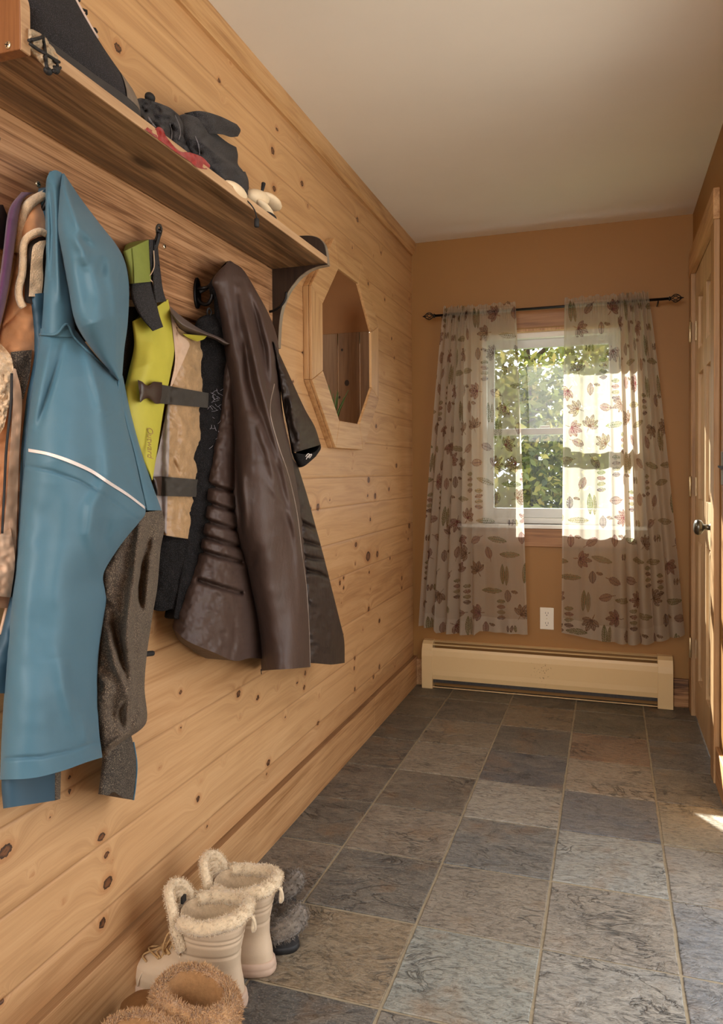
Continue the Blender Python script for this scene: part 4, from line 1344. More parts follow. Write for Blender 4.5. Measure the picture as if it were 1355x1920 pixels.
relief('lime_panel', M_LIME, dv, [(248, 603), (251, 650), (240, 700), (232, 740), (236, 790), (258, 850), (284, 900)], [(315, 561), (322, 600), (328, 650), (320, 700), (308, 760), (297, 830), (286, 900)],
       [(0, 0.065, 0.065, 0.01), (0.3, 0.07, 0.07, 0.03), (0.7, 0.075, 0.075, 0.025), (1, 0.075, 0.075, 0.01)], px=2.5, T=[(248, 603), (268, 593), (290, 578), (315, 561)], key='lime',
       folds=[([(285, 640), (280, 690), (262, 740)], 0.006, 14), ([(300, 610), (306, 660), (300, 710)], -0.004, 12)])
relief('beige_edge', M_BEIGE, dv, [(319, 586), (326, 640), (328, 680), (319, 724)], [(324, 586), (333, 622), (354, 642), (350, 662), (322, 724)], None, px=2.5, on=['lime', 'vtan'], lift=0.004, thick=0.006)
relief('collar_panel', M_OLIVE, dv, [(231, 472), (238, 500), (243, 532)], [(279, 449), (281, 490), (284, 528)], [(0, 0.06, 0.06, 0.015), (1, 0.07, 0.07, 0.02)], px=2.5, key='olive')
cord('collar_seam', M_OLIVE, dv, [(248, 466), (251, 498), (252, 531)], 0.0014, on='olive', lift=0.001, n=20)
relief('collar_side', M_NEO, dv, [(279, 449), (281, 490), (283, 526)], [(292, 449), (290, 490), (287, 528)], [(0, 0.062, 0.055, 0.004), (1, 0.072, 0.065, 0.004)], px=2, thick=0.02)
cord('collar_piping', M_BEIGE, dv, [(288, 470), (289, 498), (284, 512), (279, 520), (285, 528)], 0.0012, x=[0.07, 0.078], n=24)
relief('neck_panel', M_NEO, dv, [(244, 529), (247, 560), (262, 592), (286, 621)], [(285, 527), (291, 556), (298, 588), (306, 613)], [(0, 0.066, 0.066, 0.01), (0.5, 0.085, 0.085, 0.01), (1, 0.108, 0.108, 0.004)], px=2.5, thick=0.012)
relief('neck_strap', M_NEO, dv, [(289, 450), (286, 500), (287, 540), (290, 568)], [(295, 452), (300, 500), (305, 540), (312, 565)], [(0, 0.06, 0.055, 0.006), (1, 0.085, 0.08, 0.006)], px=2, thick=0.012)
cord('hanging_loop', M_WEB, dv, [(291, 452), (295, 440), (294, 428), (298, 422), (302, 428), (300, 440), (294, 452)], 0.0034, x=[0.06, 0.07, 0.075, 0.07, 0.06], n=36)
# wing shaped flap
relief('wing_flap', plain('dark_grey_cloth', srgb(96, 82, 74), 0.6, 0.1), dv, [(318, 574), (322, 590), (326, 602)], [(452, 646), (453, 648), (452, 650)],
       [(0, 0.06, 0.06, 0.0), (0.5, 0.09, 0.10, 0.03), (1, 0.06, 0.06, 0.0)], T=[(318, 574), (345, 597), (380, 619), (420, 632), (438, 643), (452, 646)],
       B=[(326, 602), (345, 624), (385, 632), (405, 640), (423, 654), (436, 648), (452, 650)], px=2.5, thick=0.004, key='wing')
cord('wing_edge', M_LIME, dv, [(345, 626), (385, 633), (405, 641), (423, 655), (436, 649), (453, 648)], 0.002, on='wing', lift=0.0, n=40)
relief('wing_lining', M_LIME, dv, [(342, 626), (350, 632), (362, 638)], [(388, 630), (382, 636), (370, 640)], [(0, 0.09, 0.10, 0.0), (1, 0.08, 0.085, 0.0)], px=2, thick=0.004)
# straps and buckles
relief('strap', M_WEB, dv, [(296, 720), (295, 756)], [(391, 737), (390, 765)], None, px=2.5, on=['vtan', 'lime'], lift=0.006, thick=0.004, key='strap1')
relief('strap', M_WEB, dv, [(300, 893), (299, 930)], [(382, 900), (380, 932)], None, px=2.5, on='vtan', lift=0.008, thick=0.004, key='strap2')
bk = relief('buckle', M_BUCK, dv, [(258, 712), (261, 735), (263, 755)], [(304, 717), (303, 740), (299, 757)], None, T=[(258, 712), (267, 716), (274, 722), (281, 722), (287, 716), (294, 716), (304, 717)],
            B=[(263, 755), (271, 748), (279, 747), (286, 752), (292, 757), (299, 757)], px=1.6, on='lime', lift=0.014, thick=0.012, edge=0.004)
relief('buckle', M_BUCK, dv, [(287, 894), (290, 910), (295, 929)], [(303, 893), (303, 910), (302, 930)], None, px=1.6, on='vtan', lift=0.012, thick=0.012, edge=0.004)
# stitched lettering running down the lime panel
lx = float(surf_x('lime', np.array([[276.5, 829.0]]))[0]) + 0.006
P = on_x(276.5, 829, lx)
n_ = np.array([0.8, -0.6, 0.0])
dn = np.array([0.0, 0.0, -1.0])
up_ = np.cross(n_, dn)
m4 = Matrix(((dn[0], up_[0], n_[0], P[0]), (dn[1], up_[1], n_[1], P[1]), (dn[2], up_[2], n_[2], P[2]), (0, 0, 0, 1)))
sh = Matrix(((1, 0.35, 0, 0), (0, 1, 0, 0), (0, 0, 1, 0), (0, 0, 0, 1)))
lt = add_text('stitched_lettering', 'Outward', 0.0175, plain('tan_thread', srgb(150, 118, 58), 0.6), dv, m4 @ sh, 0.0008)

# ---------------------------------------------------------------- blue softshell jacket
bj = thing('softshell_jacket', 'light blue softshell jacket with a white reflective stripe and grey knit sides', 'jacket', (0.08, -2.75, 1.15))
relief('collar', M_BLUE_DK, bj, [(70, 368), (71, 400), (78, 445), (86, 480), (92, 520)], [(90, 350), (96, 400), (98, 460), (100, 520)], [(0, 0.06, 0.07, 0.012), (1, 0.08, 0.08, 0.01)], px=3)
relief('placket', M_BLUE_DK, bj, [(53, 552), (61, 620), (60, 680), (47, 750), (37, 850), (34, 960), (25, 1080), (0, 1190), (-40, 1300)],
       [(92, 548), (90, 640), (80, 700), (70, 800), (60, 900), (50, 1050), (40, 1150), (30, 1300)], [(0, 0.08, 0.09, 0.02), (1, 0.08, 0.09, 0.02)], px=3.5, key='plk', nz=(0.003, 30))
cord('zipper', M_BEIGE, bj, [(53, 552), (60, 620), (59, 680), (46, 750), (36, 850), (33, 960), (24, 1080), (0, 1190)], 0.0026, on='plk', lift=0.002, n=80)
relief('hood', M_BLUE, bj, [(92, 324), (86, 345), (85, 420), (84, 500), (80, 560), (76, 630)], [(116, 324), (118, 360), (120, 430), (126, 500), (136, 560), (142, 632)],
       [(0, 0.10, 0.10, 0.0), (0.08, 0.085, 0.10, 0.02), (0.5, 0.09, 0.11, 0.03), (1, 0.10, 0.13, 0.03)], px=3, T=[(92, 324), (104, 319), (116, 324)],
       folds=[([(93, 350), (98, 430), (95, 520)], -0.010, 5), ([(106, 350), (106, 450), (112, 560)], 0.008, 7)], key='hood')
relief('body', M_BLUE, bj, [(76, 616), (68, 680), (56, 760), (47, 850), (40, 930), (30, 1060), (20, 1150), (10, 1270), (3, 1380), (0, 1462)],
       [(140, 616), (166, 650), (200, 690), (223, 714), (236, 790), (251, 850), (263, 905), (273, 957), (262, 978), (240, 1004), (215, 1038), (194, 1076), (197, 1108), (199, 1130), (190, 1190), (183, 1260), (185, 1360), (192, 1420)],
       [(0, 0.105, 0.13, 0.02), (0.12, 0.105, 0.13, 0.05), (0.3, 0.10, 0.12, 0.085), (0.5, 0.10, 0.11, 0.085), (0.75, 0.10, 0.11, 0.075), (1, 0.11, 0.11, 0.07)],
       B=[(0, 1462), (60, 1459), (115, 1446), (160, 1430), (192, 1420)], px=3, power=0.6, nz=(0.0018, 60), key='blue',
       folds=[([(186, 760), (200, 820), (205, 890), (175, 950), (170, 1000), (186, 1060), (194, 1110)], 0.016, 16), ([(160, 640), (180, 720), (196, 780)], 0.014, 11),
              ([(205, 970), (198, 1010), (206, 1030)], -0.010, 8),
              ([(112, 1230), (122, 1290), (140, 1350), (158, 1395)], 0.012, 16), ([(150, 1330), (162, 1370), (160, 1400)], 0.009, 9),
              ([(95, 640), (78, 720), (62, 800)], 0.010, 9), ([(120, 640), (96, 720), (70, 800)], -0.007, 6),
              ([(47, 873), (100, 884), (150, 902), (190, 925), (225, 950), (262, 976)], -0.004, 2.6, 1), ([(0, 1423), (80, 1419), (140, 1406), (190, 1388)], -0.005, 2.6, 1),
              ([(100, 900), (90, 1000), (80, 1100), (75, 1250)], -0.008, 26), ([(230, 860), (245, 900), (262, 940)], -0.008, 10)])
relief('sleeve', M_BLUE, bj, [(116, 326), (109, 380), (107, 430), (116, 480), (128, 540), (142, 606), (176, 660), (222, 714)],
       [(120, 325), (150, 370), (176, 405), (197, 432), (216, 456), (231, 482), (239, 512), (242, 552), (239, 610), (233, 655), (229, 708)],
       [(0, 0.10, 0.10, 0.0), (0.06, 0.105, 0.095, 0.03), (0.3, 0.12, 0.10, 0.08), (0.7, 0.15, 0.11, 0.09), (1, 0.15, 0.12, 0.02)], px=3, power=0.6, nz=(0.0018, 45), key='sleeve',
       folds=[([(122, 345), (138, 400), (150, 430), (170, 452)], 0.014, 9), ([(128, 340), (150, 385), (172, 410)], -0.012, 9), ([(150, 430), (158, 450), (175, 470)], -0.010, 8),
              ([(140, 440), (155, 470), (160, 500)], 0.010, 9), ([(200, 470), (205, 500), (215, 545), (222, 620), (222, 690)], 0.012, 10), ([(196, 480), (190, 520)], -0.010, 9),
              ([(222, 520), (223, 560), (222, 620), (222, 690)], -0.004, 2.6), ([(231, 490), (220, 525)], -0.004, 2.6), ([(150, 480), (165, 560), (160, 600)], -0.010, 14)])
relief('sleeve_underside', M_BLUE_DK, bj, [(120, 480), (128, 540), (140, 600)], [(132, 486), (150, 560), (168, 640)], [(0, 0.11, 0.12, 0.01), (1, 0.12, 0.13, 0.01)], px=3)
relief('side_panel', M_BLUE, bj, [(219, 712), (234, 790), (249, 850), (261, 905), (271, 957)], [(230, 704), (244, 770), (266, 850), (286, 910), (303, 957)],
       [(0, 0.13, 0.10, 0.01), (0.5, 0.11, 0.09, 0.02), (1, 0.10, 0.08, 0.02)], px=3, key='bside')
relief('knit_side', M_HEATHER, bj, [(262, 962), (232, 1000), (204, 1050), (190, 1080), (192, 1130), (184, 1200), (178, 1280), (182, 1370), (192, 1424)],
       [(303, 956), (309, 985), (301, 1030), (295, 1100), (285, 1160), (275, 1230), (271, 1290), (276, 1342), (268, 1364), (240, 1384)],
       [(0, 0.09, 0.075, 0.02), (0.3, 0.095, 0.07, 0.04), (0.8, 0.095, 0.07, 0.05), (1, 0.09, 0.07, 0.03)], px=3, power=0.6, nz=(0.004, 18), key='knit',
       B=[(192, 1424), (205, 1412), (222, 1396), (240, 1384)],
       folds=[([(262, 985), (255, 1060), (246, 1120), (238, 1200), (245, 1290), (228, 1370)], 0.0374, 9), ([(285, 985), (268, 1050), (262, 1100), (270, 1180)], -0.0306, 8),
              ([(282, 1040), (278, 1100), (262, 1180), (258, 1260)], 0.0204, 9), ([(210, 1140), (222, 1200), (238, 1260), (240, 1290)], -0.0204, 8),
              ([(205, 1180), (215, 1240), (235, 1290), (232, 1330)], 0.0204, 8), ([(240, 1300), (228, 1340), (230, 1372)], -0.0272, 7), ([(250, 1375), (262, 1345), (270, 1335)], 0.0204, 8),
              ([(200, 1400), (225, 1385), (245, 1370)], 0.0170, 6), ([(215, 1300), (210, 1340), (218, 1370)], -0.0136, 8)])
relief('sleeve_cuff', M_HEATHER_DK, bj, [(194, 1400), (190, 1440), (184, 1489)], [(246, 1378), (256, 1430), (250, 1500)], [(0, 0.07, 0.06, 0.02), (1, 0.075, 0.06, 0.025)], px=3,
       B=[(184, 1489), (203, 1491), (213, 1485), (232, 1496), (250, 1500)], key='cuff', nz=(0.004, 16))
cord('cuff_edge', M_BLUE, bj, [(250, 1392), (256, 1432), (254, 1470), (250, 1500)], 0.0022, on='cuff', lift=0.001, n=24)
relief('far_sleeve', M_BLUE_DK, bj, [(3, 1440), (3, 1480), (6, 1516)], [(104, 1430), (103, 1470), (103, 1501)], [(0, 0.07, 0.07, 0.03), (1, 0.07, 0.07, 0.03)], px=3)
relief('far_sleeve_knit', M_HEATHER, bj, [(103, 1430), (103, 1470), (103, 1501)], [(115, 1426), (114, 1460), (113, 1498)], [(0, 0.07, 0.055, 0.005), (1, 0.07, 0.055, 0.005)], px=3)
relief('reflective_stripe', M_REFL, bj, [(53, 841), (53, 847)], [(271, 949), (272, 955)], None, T=[(53, 841), (90, 848), (130, 861), (170, 879), (205, 902), (240, 925), (271, 949)],
       B=[(53, 847), (90, 854), (130, 868), (170, 886), (205, 909), (240, 931), (272, 955)], px=2, on='blue', lift=0.003, thick=0.004)
cord('shoulder_seam', M_BLUE, bj, [(75, 627), (105, 626), (125, 608), (140, 634), (175, 668), (205, 696), (224, 716)], 0.0022, on=['blue', 'hood'], lift=0.003, n=60)
cord('back_seam', M_BLUE, bj, [(222, 715), (219, 770), (230, 830), (248, 890), (272, 952)], 0.0022, on='bside', lift=0.012, n=60)

cord('cord_toggle', M_LACE, bj, [(266, 1229), (276, 1226), (286, 1225)], 0.006, x=[0.06, 0.055], n=10, sides=8)

# ---------------------------------------------------------------- brown puffer coat
pc = thing('puffer_coat', 'long dark brown quilted puffer coat on the hook next to the far bracket', 'coat', (0.12, -2.0, 1.2))
relief('hood_lining', M_FLEECE, pc, [(426, 494), (407, 511), (393, 530), (392, 545), (400, 560), (402, 590), (404, 640)], [(438, 494), (446, 520), (448, 560), (446, 600), (444, 640)], [(0, 0.08, 0.085, 0.0), (0.2, 0.06, 0.08, 0.02), (1, 0.06, 0.08, 0.02)], px=3)
quilt = []
for y_ in ((905, 926), (938, 962), (972, 996), (1003, 1026), (1032, 1054), (1088, 1112)):
    quilt.append(([(372, y_[0]), (410, (y_[0] + y_[1]) / 2), (452, y_[1])], -0.020, 4.0, 1))
relief('quilted_front', M_PUFF, pc, [(424, 560), (420, 660), (412, 760), (398, 830), (386, 900), (383, 940), (375, 1000), (364, 1050), (345, 1100), (329, 1150), (323, 1176)],
       [(440, 560), (446, 700), (448, 830), (448, 920), (456, 1000), (472, 1070), (488, 1140), (498, 1200), (500, 1236)],
       [(0, 0.08, 0.09, 0.01), (0.4, 0.06, 0.09, 0.035), (0.7, 0.05, 0.08, 0.06), (1, 0.045, 0.09, 0.06)], B=[(323, 1176), (350, 1201), (400, 1223), (440, 1239), (470, 1234), (500, 1236)], px=2.6, power=0.6,
       nz=(0.0022, 14), folds=quilt + [([(430, 1240), (440, 1200), (440, 1160)], -0.006, 6)])
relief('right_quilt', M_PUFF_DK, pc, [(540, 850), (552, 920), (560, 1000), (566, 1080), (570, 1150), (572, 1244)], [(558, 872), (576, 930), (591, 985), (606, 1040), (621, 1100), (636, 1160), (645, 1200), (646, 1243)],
       [(0, 0.17, 0.16, 0.01), (0.5, 0.17, 0.16, 0.03), (1, 0.16, 0.14, 0.04)], px=2.6, nz=(0.003, 12),
       folds=[([(555, 975), (575, 984), (592, 992)], -0.024, 3.2, 1), ([(560, 1012), (580, 1018), (600, 1024)], -0.024, 3.2, 1), ([(563, 1042), (585, 1047), (606, 1050)], -0.024, 3.2, 1),
              ([(566, 1068), (595, 1074), (615, 1084)], -0.024, 3.2, 1), ([(620, 1150), (622, 1190), (618, 1220)], 0.008, 5)], B=[(572, 1244), (590, 1243), (620, 1246), (646, 1243)])
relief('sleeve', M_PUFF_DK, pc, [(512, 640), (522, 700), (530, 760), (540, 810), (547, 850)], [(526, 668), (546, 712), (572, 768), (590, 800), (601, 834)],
       [(0, 0.17, 0.16, 0.01), (0.5, 0.16, 0.13, 0.04), (1, 0.15, 0.12, 0.05)], px=2.6, nz=(0.004, 11), key='psl',
       folds=[([(530, 690), (545, 740), (550, 800)], 0.010, 5), ([(536, 720), (538, 770), (552, 830)], -0.010, 5), ([(545, 740), (560, 790), (562, 840)], 0.008, 5), ([(528, 720), (545, 760), (540, 790)], 0.008, 4)])
relief('cuff', M_FLEECE, pc, [(547, 848), (552, 862), (560, 877)], [(601, 833), (601, 842), (592, 856)], [(0, 0.155, 0.125, 0.05), (1, 0.15, 0.13, 0.045)], B=[(560, 877), (572, 873), (592, 856)],
       T=[(547, 848), (575, 852), (592, 846), (601, 833)], px=2, key='pcuff')
for pts in ([(573, 856), (577, 851), (580, 852), (576, 857), (574, 861)], [(578, 858), (582, 852), (584, 853), (580, 859)]):
    cord('cuff_emblem', M_REFL, pc, pts, 0.0012, on='pcuff', lift=0.003, n=20)
relief('back_panel', M_PUFF, pc, [(424, 494), (406, 512), (397, 530), (404, 548), (412, 590), (420, 660), (430, 740), (436, 830), (436, 920), (444, 1000), (460, 1060), (476, 1130), (486, 1190), (490, 1258)],
       [(438, 493), (456, 506), (480, 545), (505, 592), (521, 640), (524, 700), (531, 780), (546, 850), (561, 930), (569, 1000), (575, 1080), (580, 1150), (581, 1251)],
       [(0, 0.10, 0.10, 0.0), (0.05, 0.085, 0.11, 0.02), (0.2, 0.08, 0.14, 0.05), (0.5, 0.085, 0.17, 0.075), (1, 0.09, 0.18, 0.08)], px=3, power=0.6, nz=(0.0015, 34), key='pback',
       T=[(424, 494), (431, 489), (438, 493)], B=[(490, 1258), (510, 1256), (545, 1254), (581, 1251)],
       folds=[([(448, 540), (470, 640), (488, 720), (510, 800), (530, 870), (548, 950), (560, 1040), (566, 1140)], 0.020, 8), ([(440, 530), (452, 620), (470, 720), (486, 790)], -0.014, 10),
              ([(462, 520), (490, 590), (508, 660), (512, 720)], 0.012, 7), ([(470, 560), (492, 650), (500, 730)], -0.014, 8), ([(480, 780), (505, 860), (520, 920)], 0.010, 7),
              ([(446, 560), (455, 640), (458, 700)], 0.008, 7),
              ([(436, 830), (433, 900), (440, 980), (455, 1050)], 0.010, 6), ([(445, 860), (445, 930), (455, 1010)], -0.012, 6), ([(452, 880), (460, 960), (455, 1010)], 0.008, 6),
              ([(500, 830), (525, 880)], 0.007, 5), ([(460, 1060), (480, 1150), (488, 1230)], 0.012, 9), ([(520, 1000), (530, 1100), (530, 1230)], -0.010, 22),
              ([(500, 900), (540, 960), (560, 1010)], 0.006, 7), ([(478, 1030), (470, 1080)], -0.008, 7), ([(520, 850), (560, 910)], 0.006, 5)])
cord('hem_thread', M_LACE, pc, [(489, 1255), (490, 1264)], 0.0012, x=[0.09, 0.09], n=5)
cord('edge_piping', plain('grey_piping', srgb(128, 112, 100), 0.4), pc, [(514, 720), (506, 770), (520, 830), (540, 890), (556, 960), (566, 1040), (574, 1100), (579, 1180), (581, 1250)], 0.0018, on='pback', lift=0.0015, n=90)
# ================================================================== BOOTS (local axes: +x towards the toe)
M_BOOT = plain('cream_quilted_nylon', srgb(200, 178, 150), 0.5, 0.06, 12, 0.1, 200)
M_BOOTSOLE = plain('blush_rubber_sole', srgb(188, 162, 140), 0.6, 0.06, 20)
M_PILE = plain('cream_pile', srgb(208, 188, 156), 0.95, 0.14, 140, 0.5, 500, sheen=0.4)
M_PILE_IN = plain('cream_pile_lining', srgb(190, 166, 134), 0.95, 0.14, 140, 0.6, 400)
M_LACEB = plain('beige_laces', srgb(176, 142, 96), 0.8, 0.25, 300)
M_TANSUEDE = plain('brown_suede', srgb(120, 86, 52), 0.95, 0.14, 40, 0.25, 500, spec=0.15)
M_TANPILE = plain('honey_shearling', srgb(192, 150, 102), 0.95, 0.14, 120, 0.8, 350, sheen=0.45, bdist=0.004)
M_TANPILE_IN = plain('honey_shearling_lining', srgb(160, 120, 78), 0.95, 0.15, 120, 0.6, 350)
M_SLIP = plain('black_slipper_fabric', srgb(34, 32, 32), 0.8, 0.25, 60, 0.3, 500)
M_SLIPSOLE = plain('black_rubber', srgb(22, 21, 21), 0.6, 0.15, 40)
M_SLIPPILE = plain('grey_pile', srgb(112, 102, 90), 0.95, 0.5, 70, 0.5, 400, sheen=0.35)


def foot_ring(xb, xf, w, z, n=36, p=0.8, slope=0.0):
    out = []
    for k in range(n):
        a = 2 * PI * k / n
        ca, sa = math.cos(a), math.sin(a)
        x = (xb + xf) / 2 + (xf - xb) / 2 * math.copysign(abs(ca) ** p, ca)
        f = (x - xb) / (xf - xb + 1e-9)
        wid = w * (0.86 + 0.20 * math.sin(PI * min(f * 0.72 + 0.1, 1)))
        out.append((x, wid * math.copysign(abs(sa) ** p, sa), z + slope * (f - 0.5)))
    return out


def rows_interp(tab, n):
    T = np.array(tab, float)
    z = T[:, 0]
    q = np.linspace(z[0], z[-1], n)
    return [tuple([qq] + [float(np.interp(qq, z, T[:, i])) for i in range(1, T.shape[1])]) for qq in q]


def ring_normals(P):
    c = P.mean(0)
    n = P - c
    n[:, 2] = 0
    return n / (np.linalg.norm(n, axis=1)[:, None] + 1e-9)


def torus_pts(ring, r, count, seed, up=0.7):
    """Random points and normals on a padded edge running along ring (closed)."""
    rr = np.random.default_rng(seed)
    R_ = np.array(ring)
    N_ = ring_normals(R_)
    i = rr.integers(0, len(R_), count)
    j = (i + 1) % len(R_)
    f = rr.random(count)[:, None]
    c = R_[i] * (1 - f) + R_[j] * f
    n = N_[i] * (1 - f) + N_[j] * f
    a = rr.uniform(0, 2 * PI, count)[:, None]
    d = n * np.cos(a) + np.array([0, 0, 1.0]) * np.sin(a)
    return c + d * r * 0.9, d


# ---- cream winter boot
def make_cream(label, loc, rz):
    b = thing('winter_boot', label, 'boot', loc, 'cream winter boots')
    b.rotation_euler = (0, 0, rz)
    sole = [foot_ring(-0.034, 0.236, 0.044, 0.0), foot_ring(-0.037, 0.240, 0.047, 0.004), foot_ring(-0.038, 0.241, 0.048, 0.014), foot_ring(-0.036, 0.239, 0.0475, 0.016),
            foot_ring(-0.037, 0.240, 0.048, 0.019), foot_ring(-0.035, 0.238, 0.047, 0.030), foot_ring(-0.030, 0.232, 0.044, 0.032)]
    MB().loft(sole).build('sole', M_BOOTSOLE, b, smooth=True, local=True)
    tab = [(0.030, -0.030, 0.234, 0.044), (0.05, -0.028, 0.236, 0.0455), (0.07, -0.024, 0.228, 0.044), (0.082, -0.022, 0.208, 0.042), (0.092, -0.021, 0.178, 0.040),
           (0.104, -0.021, 0.150, 0.040), (0.118, -0.022, 0.130, 0.0415), (0.134, -0.024, 0.118, 0.044), (0.16, -0.030, 0.114, 0.049), (0.19, -0.036, 0.118, 0.054), (0.202, -0.037, 0.120, 0.055)]
    rows_ = rows_interp(tab, 60)
    rings = []
    for (z_, xb, xf, w) in rows_:
        e = 0.0
        for q_ in (0.122, 0.152, 0.163, 0.186):
            e -= 0.0026 * math.exp(-((z_ - q_) / 0.0028) ** 2)
        rings.append(foot_ring(xb - e, xf + e, w + e, z_, 48))
    V_, F_ = loft(rings, True, False)
    obj('shell', V_, F_, M_BOOT, b, smooth=True, local=True)
    # toe cap seam and foxing
    pts = [(0.19 + 0.012 * math.cos(a * 2), 0.042 * math.cos(a), 0.036 + 0.052 * math.sin(a)) for a in np.linspace(0.05, PI - 0.05, 22)]
    MB().tube(pts, 0.0016, 6).build('toe_seam', M_BOOT, b, smooth=True, local=True)
    # lining going down inside
    top = foot_ring(-0.037, 0.120, 0.055, 0.202, 48)
    inn = [foot_ring(-0.030, 0.112, 0.048, 0.204, 48), foot_ring(-0.024, 0.104, 0.042, 0.17, 48), foot_ring(-0.018, 0.098, 0.036, 0.12, 48), foot_ring(-0.015, 0.10, 0.034, 0.075, 48)]
    V_, F_ = loft(inn, False, True)
    obj('lining', V_, F_, M_PILE_IN, b, smooth=True, local=True)
    # padded pile collar with a gap in front
    base = np.array(top)
    base[:, 2] = 0.205 + 0.008 * np.clip((0.0 - base[:, 0]) / 0.04, -1, 1)
    ang_ = np.arctan2(base[:, 1], base[:, 0] - 0.045)
    keep_ = np.abs(ang_) > 0.62
    idx = [k for k in np.argsort((ang_ + 2 * PI) % (2 * PI)) if keep_[k]]
    path = base[idx]
    rad = np.full(len(path), 0.0150)
    rad[[0, -1]] = 0.008
    V_, F_ = tube(path, rad, 12)
    V_ = np.array(V_)
    V_ += 0.0015 * rng.normal(size=V_.shape)
    col = obj('collar', V_, F_, M_PILE, b, smooth=True, local=True)
    rr = np.random.default_rng(5)
    i = rr.integers(0, len(path), 3600)
    a_ = rr.uniform(0, 2 * PI, 3600)
    N_ = ring_normals(base)[idx]
    d_ = N_[i] * np.cos(a_)[:, None] + np.array([0, 0, 1.0]) * np.sin(a_)[:, None]
    jit = (path[(i + 1) % len(path)] - path[i])
    jit[i == len(path) - 1] = 0
    P_ = path[i] + jit * rr.random(3600)[:, None] + d_ * 0.0138
    fz = fuzz('pile', M_PILE, col, P_, d_, 7000, 0.0036, 0.0006, seed=6, curl=0.25)
    fz['kind'] = 'stuff'
    # front flap: stands higher than the collar, pile inside and along its rolled edge
    na, nq = 31, 14
    aa = np.linspace(-0.88, 0.88, na)
    hh = 0.100 * np.clip(1 - np.abs(aa / 0.92) ** 3.2, 0, 1) ** 0.6 + 0.022

    def flap(g):
        out = []
        for q_ in np.linspace(0, 1, nq):
            rx, ry = 0.082 + 0.020 * q_ ** 1.6 - g, 0.056 + 0.004 * q_ - g
            out.append(np.stack([0.046 + rx * np.cos(aa), ry * np.sin(aa) / np.sin(0.88) * 0.86, 0.122 + q_ * hh], 1))
        return np.array(out)
    fo_, fi_ = flap(0.0), flap(0.013)
    V_ = np.vstack([fo_.reshape(-1, 3), fi_.reshape(-1, 3)])
    F_ = grid_faces(na, nq) + grid_faces(na, nq, na * nq, True)
    tg = obj('tongue', fo_.reshape(-1, 3), grid_faces(na, nq), M_BOOT, b, smooth=True, local=True)
    tl = obj('tongue_lining', fi_.reshape(-1, 3), grid_faces(na, nq, 0, True), M_PILE, b, smooth=True, local=True)
    epath = np.vstack([(fo_[3:-1, 0] + fi_[3:-1, 0]) / 2, (fo_[-1] + fi_[-1]) / 2, ((fo_[3:-1, -1] + fi_[3:-1, -1]) / 2)[::-1]])
    epath = spline(epath[::2], 60)
    ET, EF = tube(epath, 0.0105, 10)
    te = obj('tongue_edge', ET, EF, M_PILE, b, smooth=True, local=True)
    EN = (np.array(ET).reshape(60, 10, 3) - epath[:, None]) / 0.0105
    IN_ = np.stack([-(fi_[..., 0] - 0.046), -fi_[..., 1], 0 * fi_[..., 0]], -1)
    IN_ /= np.linalg.norm(IN_, axis=-1)[..., None]
    fz = fuzz('pile', M_PILE, te, np.vstack([np.array(ET), fi_.reshape(-1, 3)]), np.vstack([EN.reshape(-1, 3), IN_.reshape(-1, 3)]), 6000, 0.0036, 0.0006, seed=8, curl=0.3)
    fz['kind'] = 'stuff'
    # laces
    def instep(z_):
        return float(np.interp(z_, [r_[0] for r_ in rows_], [r_[2] for r_ in rows_]))
    m_ = MB()
    for k, z_ in enumerate(np.linspace(0.086, 0.150, 6)):
        x_ = instep(z_) + 0.004
        sg = 1 if k % 2 else -1
        zz = z_ + 0.011
        m_.tube(spline([(x_ - 0.012, -0.028 * sg, z_), (x_ + 0.004, -0.012 * sg, z_ + 0.003), (instep(zz) + 0.007, 0.012 * sg, zz - 0.002), (instep(zz) - 0.008, 0.028 * sg, zz)], 14), 0.0022, 6)
        m_.tube(spline([(x_ - 0.012, 0.028 * sg, z_), (x_ + 0.003, 0.010 * sg, z_ + 0.004), (instep(zz) - 0.008, -0.028 * sg, zz)], 12), 0.0022, 6)
    for sg in (-1, 1):
        x_ = instep(0.13)
        m_.tube(spline([(x_ + 0.008, 0.004 * sg, 0.145), (x_ + 0.018, 0.020 * sg, 0.150), (x_ + 0.026, 0.030 * sg, 0.120), (x_ + 0.020, 0.018 * sg, 0.105), (x_ + 0.010, 0.006 * sg, 0.135)], 26), 0.0021, 6)
        m_.tube(spline([(x_ + 0.008, 0.004 * sg, 0.142), (x_ + 0.022, 0.016 * sg, 0.125), (x_ + 0.034, 0.024 * sg, 0.095), (x_ + 0.05, 0.030 * sg, 0.082)], 20), 0.0021, 6)
    m_.build('laces', M_LACEB, b, smooth=True, local=True)
    # heel loop
    MB().tube(spline([(-0.050, 0.005, 0.206), (-0.058, 0.006, 0.196), (-0.059, 0.004, 0.178), (-0.052, 0.0, 0.168), (-0.050, -0.004, 0.178), (-0.052, -0.006, 0.200)], 24), 0.0034, 6).build('pull_loop', M_PILE, b, smooth=True, local=True)
    sx = [(-0.0315 - 0.0025 if z_ < 0.15 else np.interp(z_, [r_[0] for r_ in rows_], [r_[1] for r_ in rows_]) - 0.001, 0.0, z_) for z_ in np.linspace(0.04, 0.19, 12)]
    return b


bt = make_cream('cream lace-up winter boot with fleecy collar, nearer the camera of its pair', (0.232, -2.505, 0.0), PI + 0.10)
# small dark fabric tag inside the tongue of the nearer boot
MB().box(0.108, 0.114, -0.008, 0.008, 0.212, 0.226).build('tag', M_LACE, bt, local=True)
bt2 = dup(bt, (0.243, -2.382, 0.0), PI + 0.02, 'cream lace-up winter boot with fleecy collar, standing against the slippers')
for ch in list(bt2.children):
    if ch.name.startswith('tag'):
        bpy.data.objects.remove(ch)


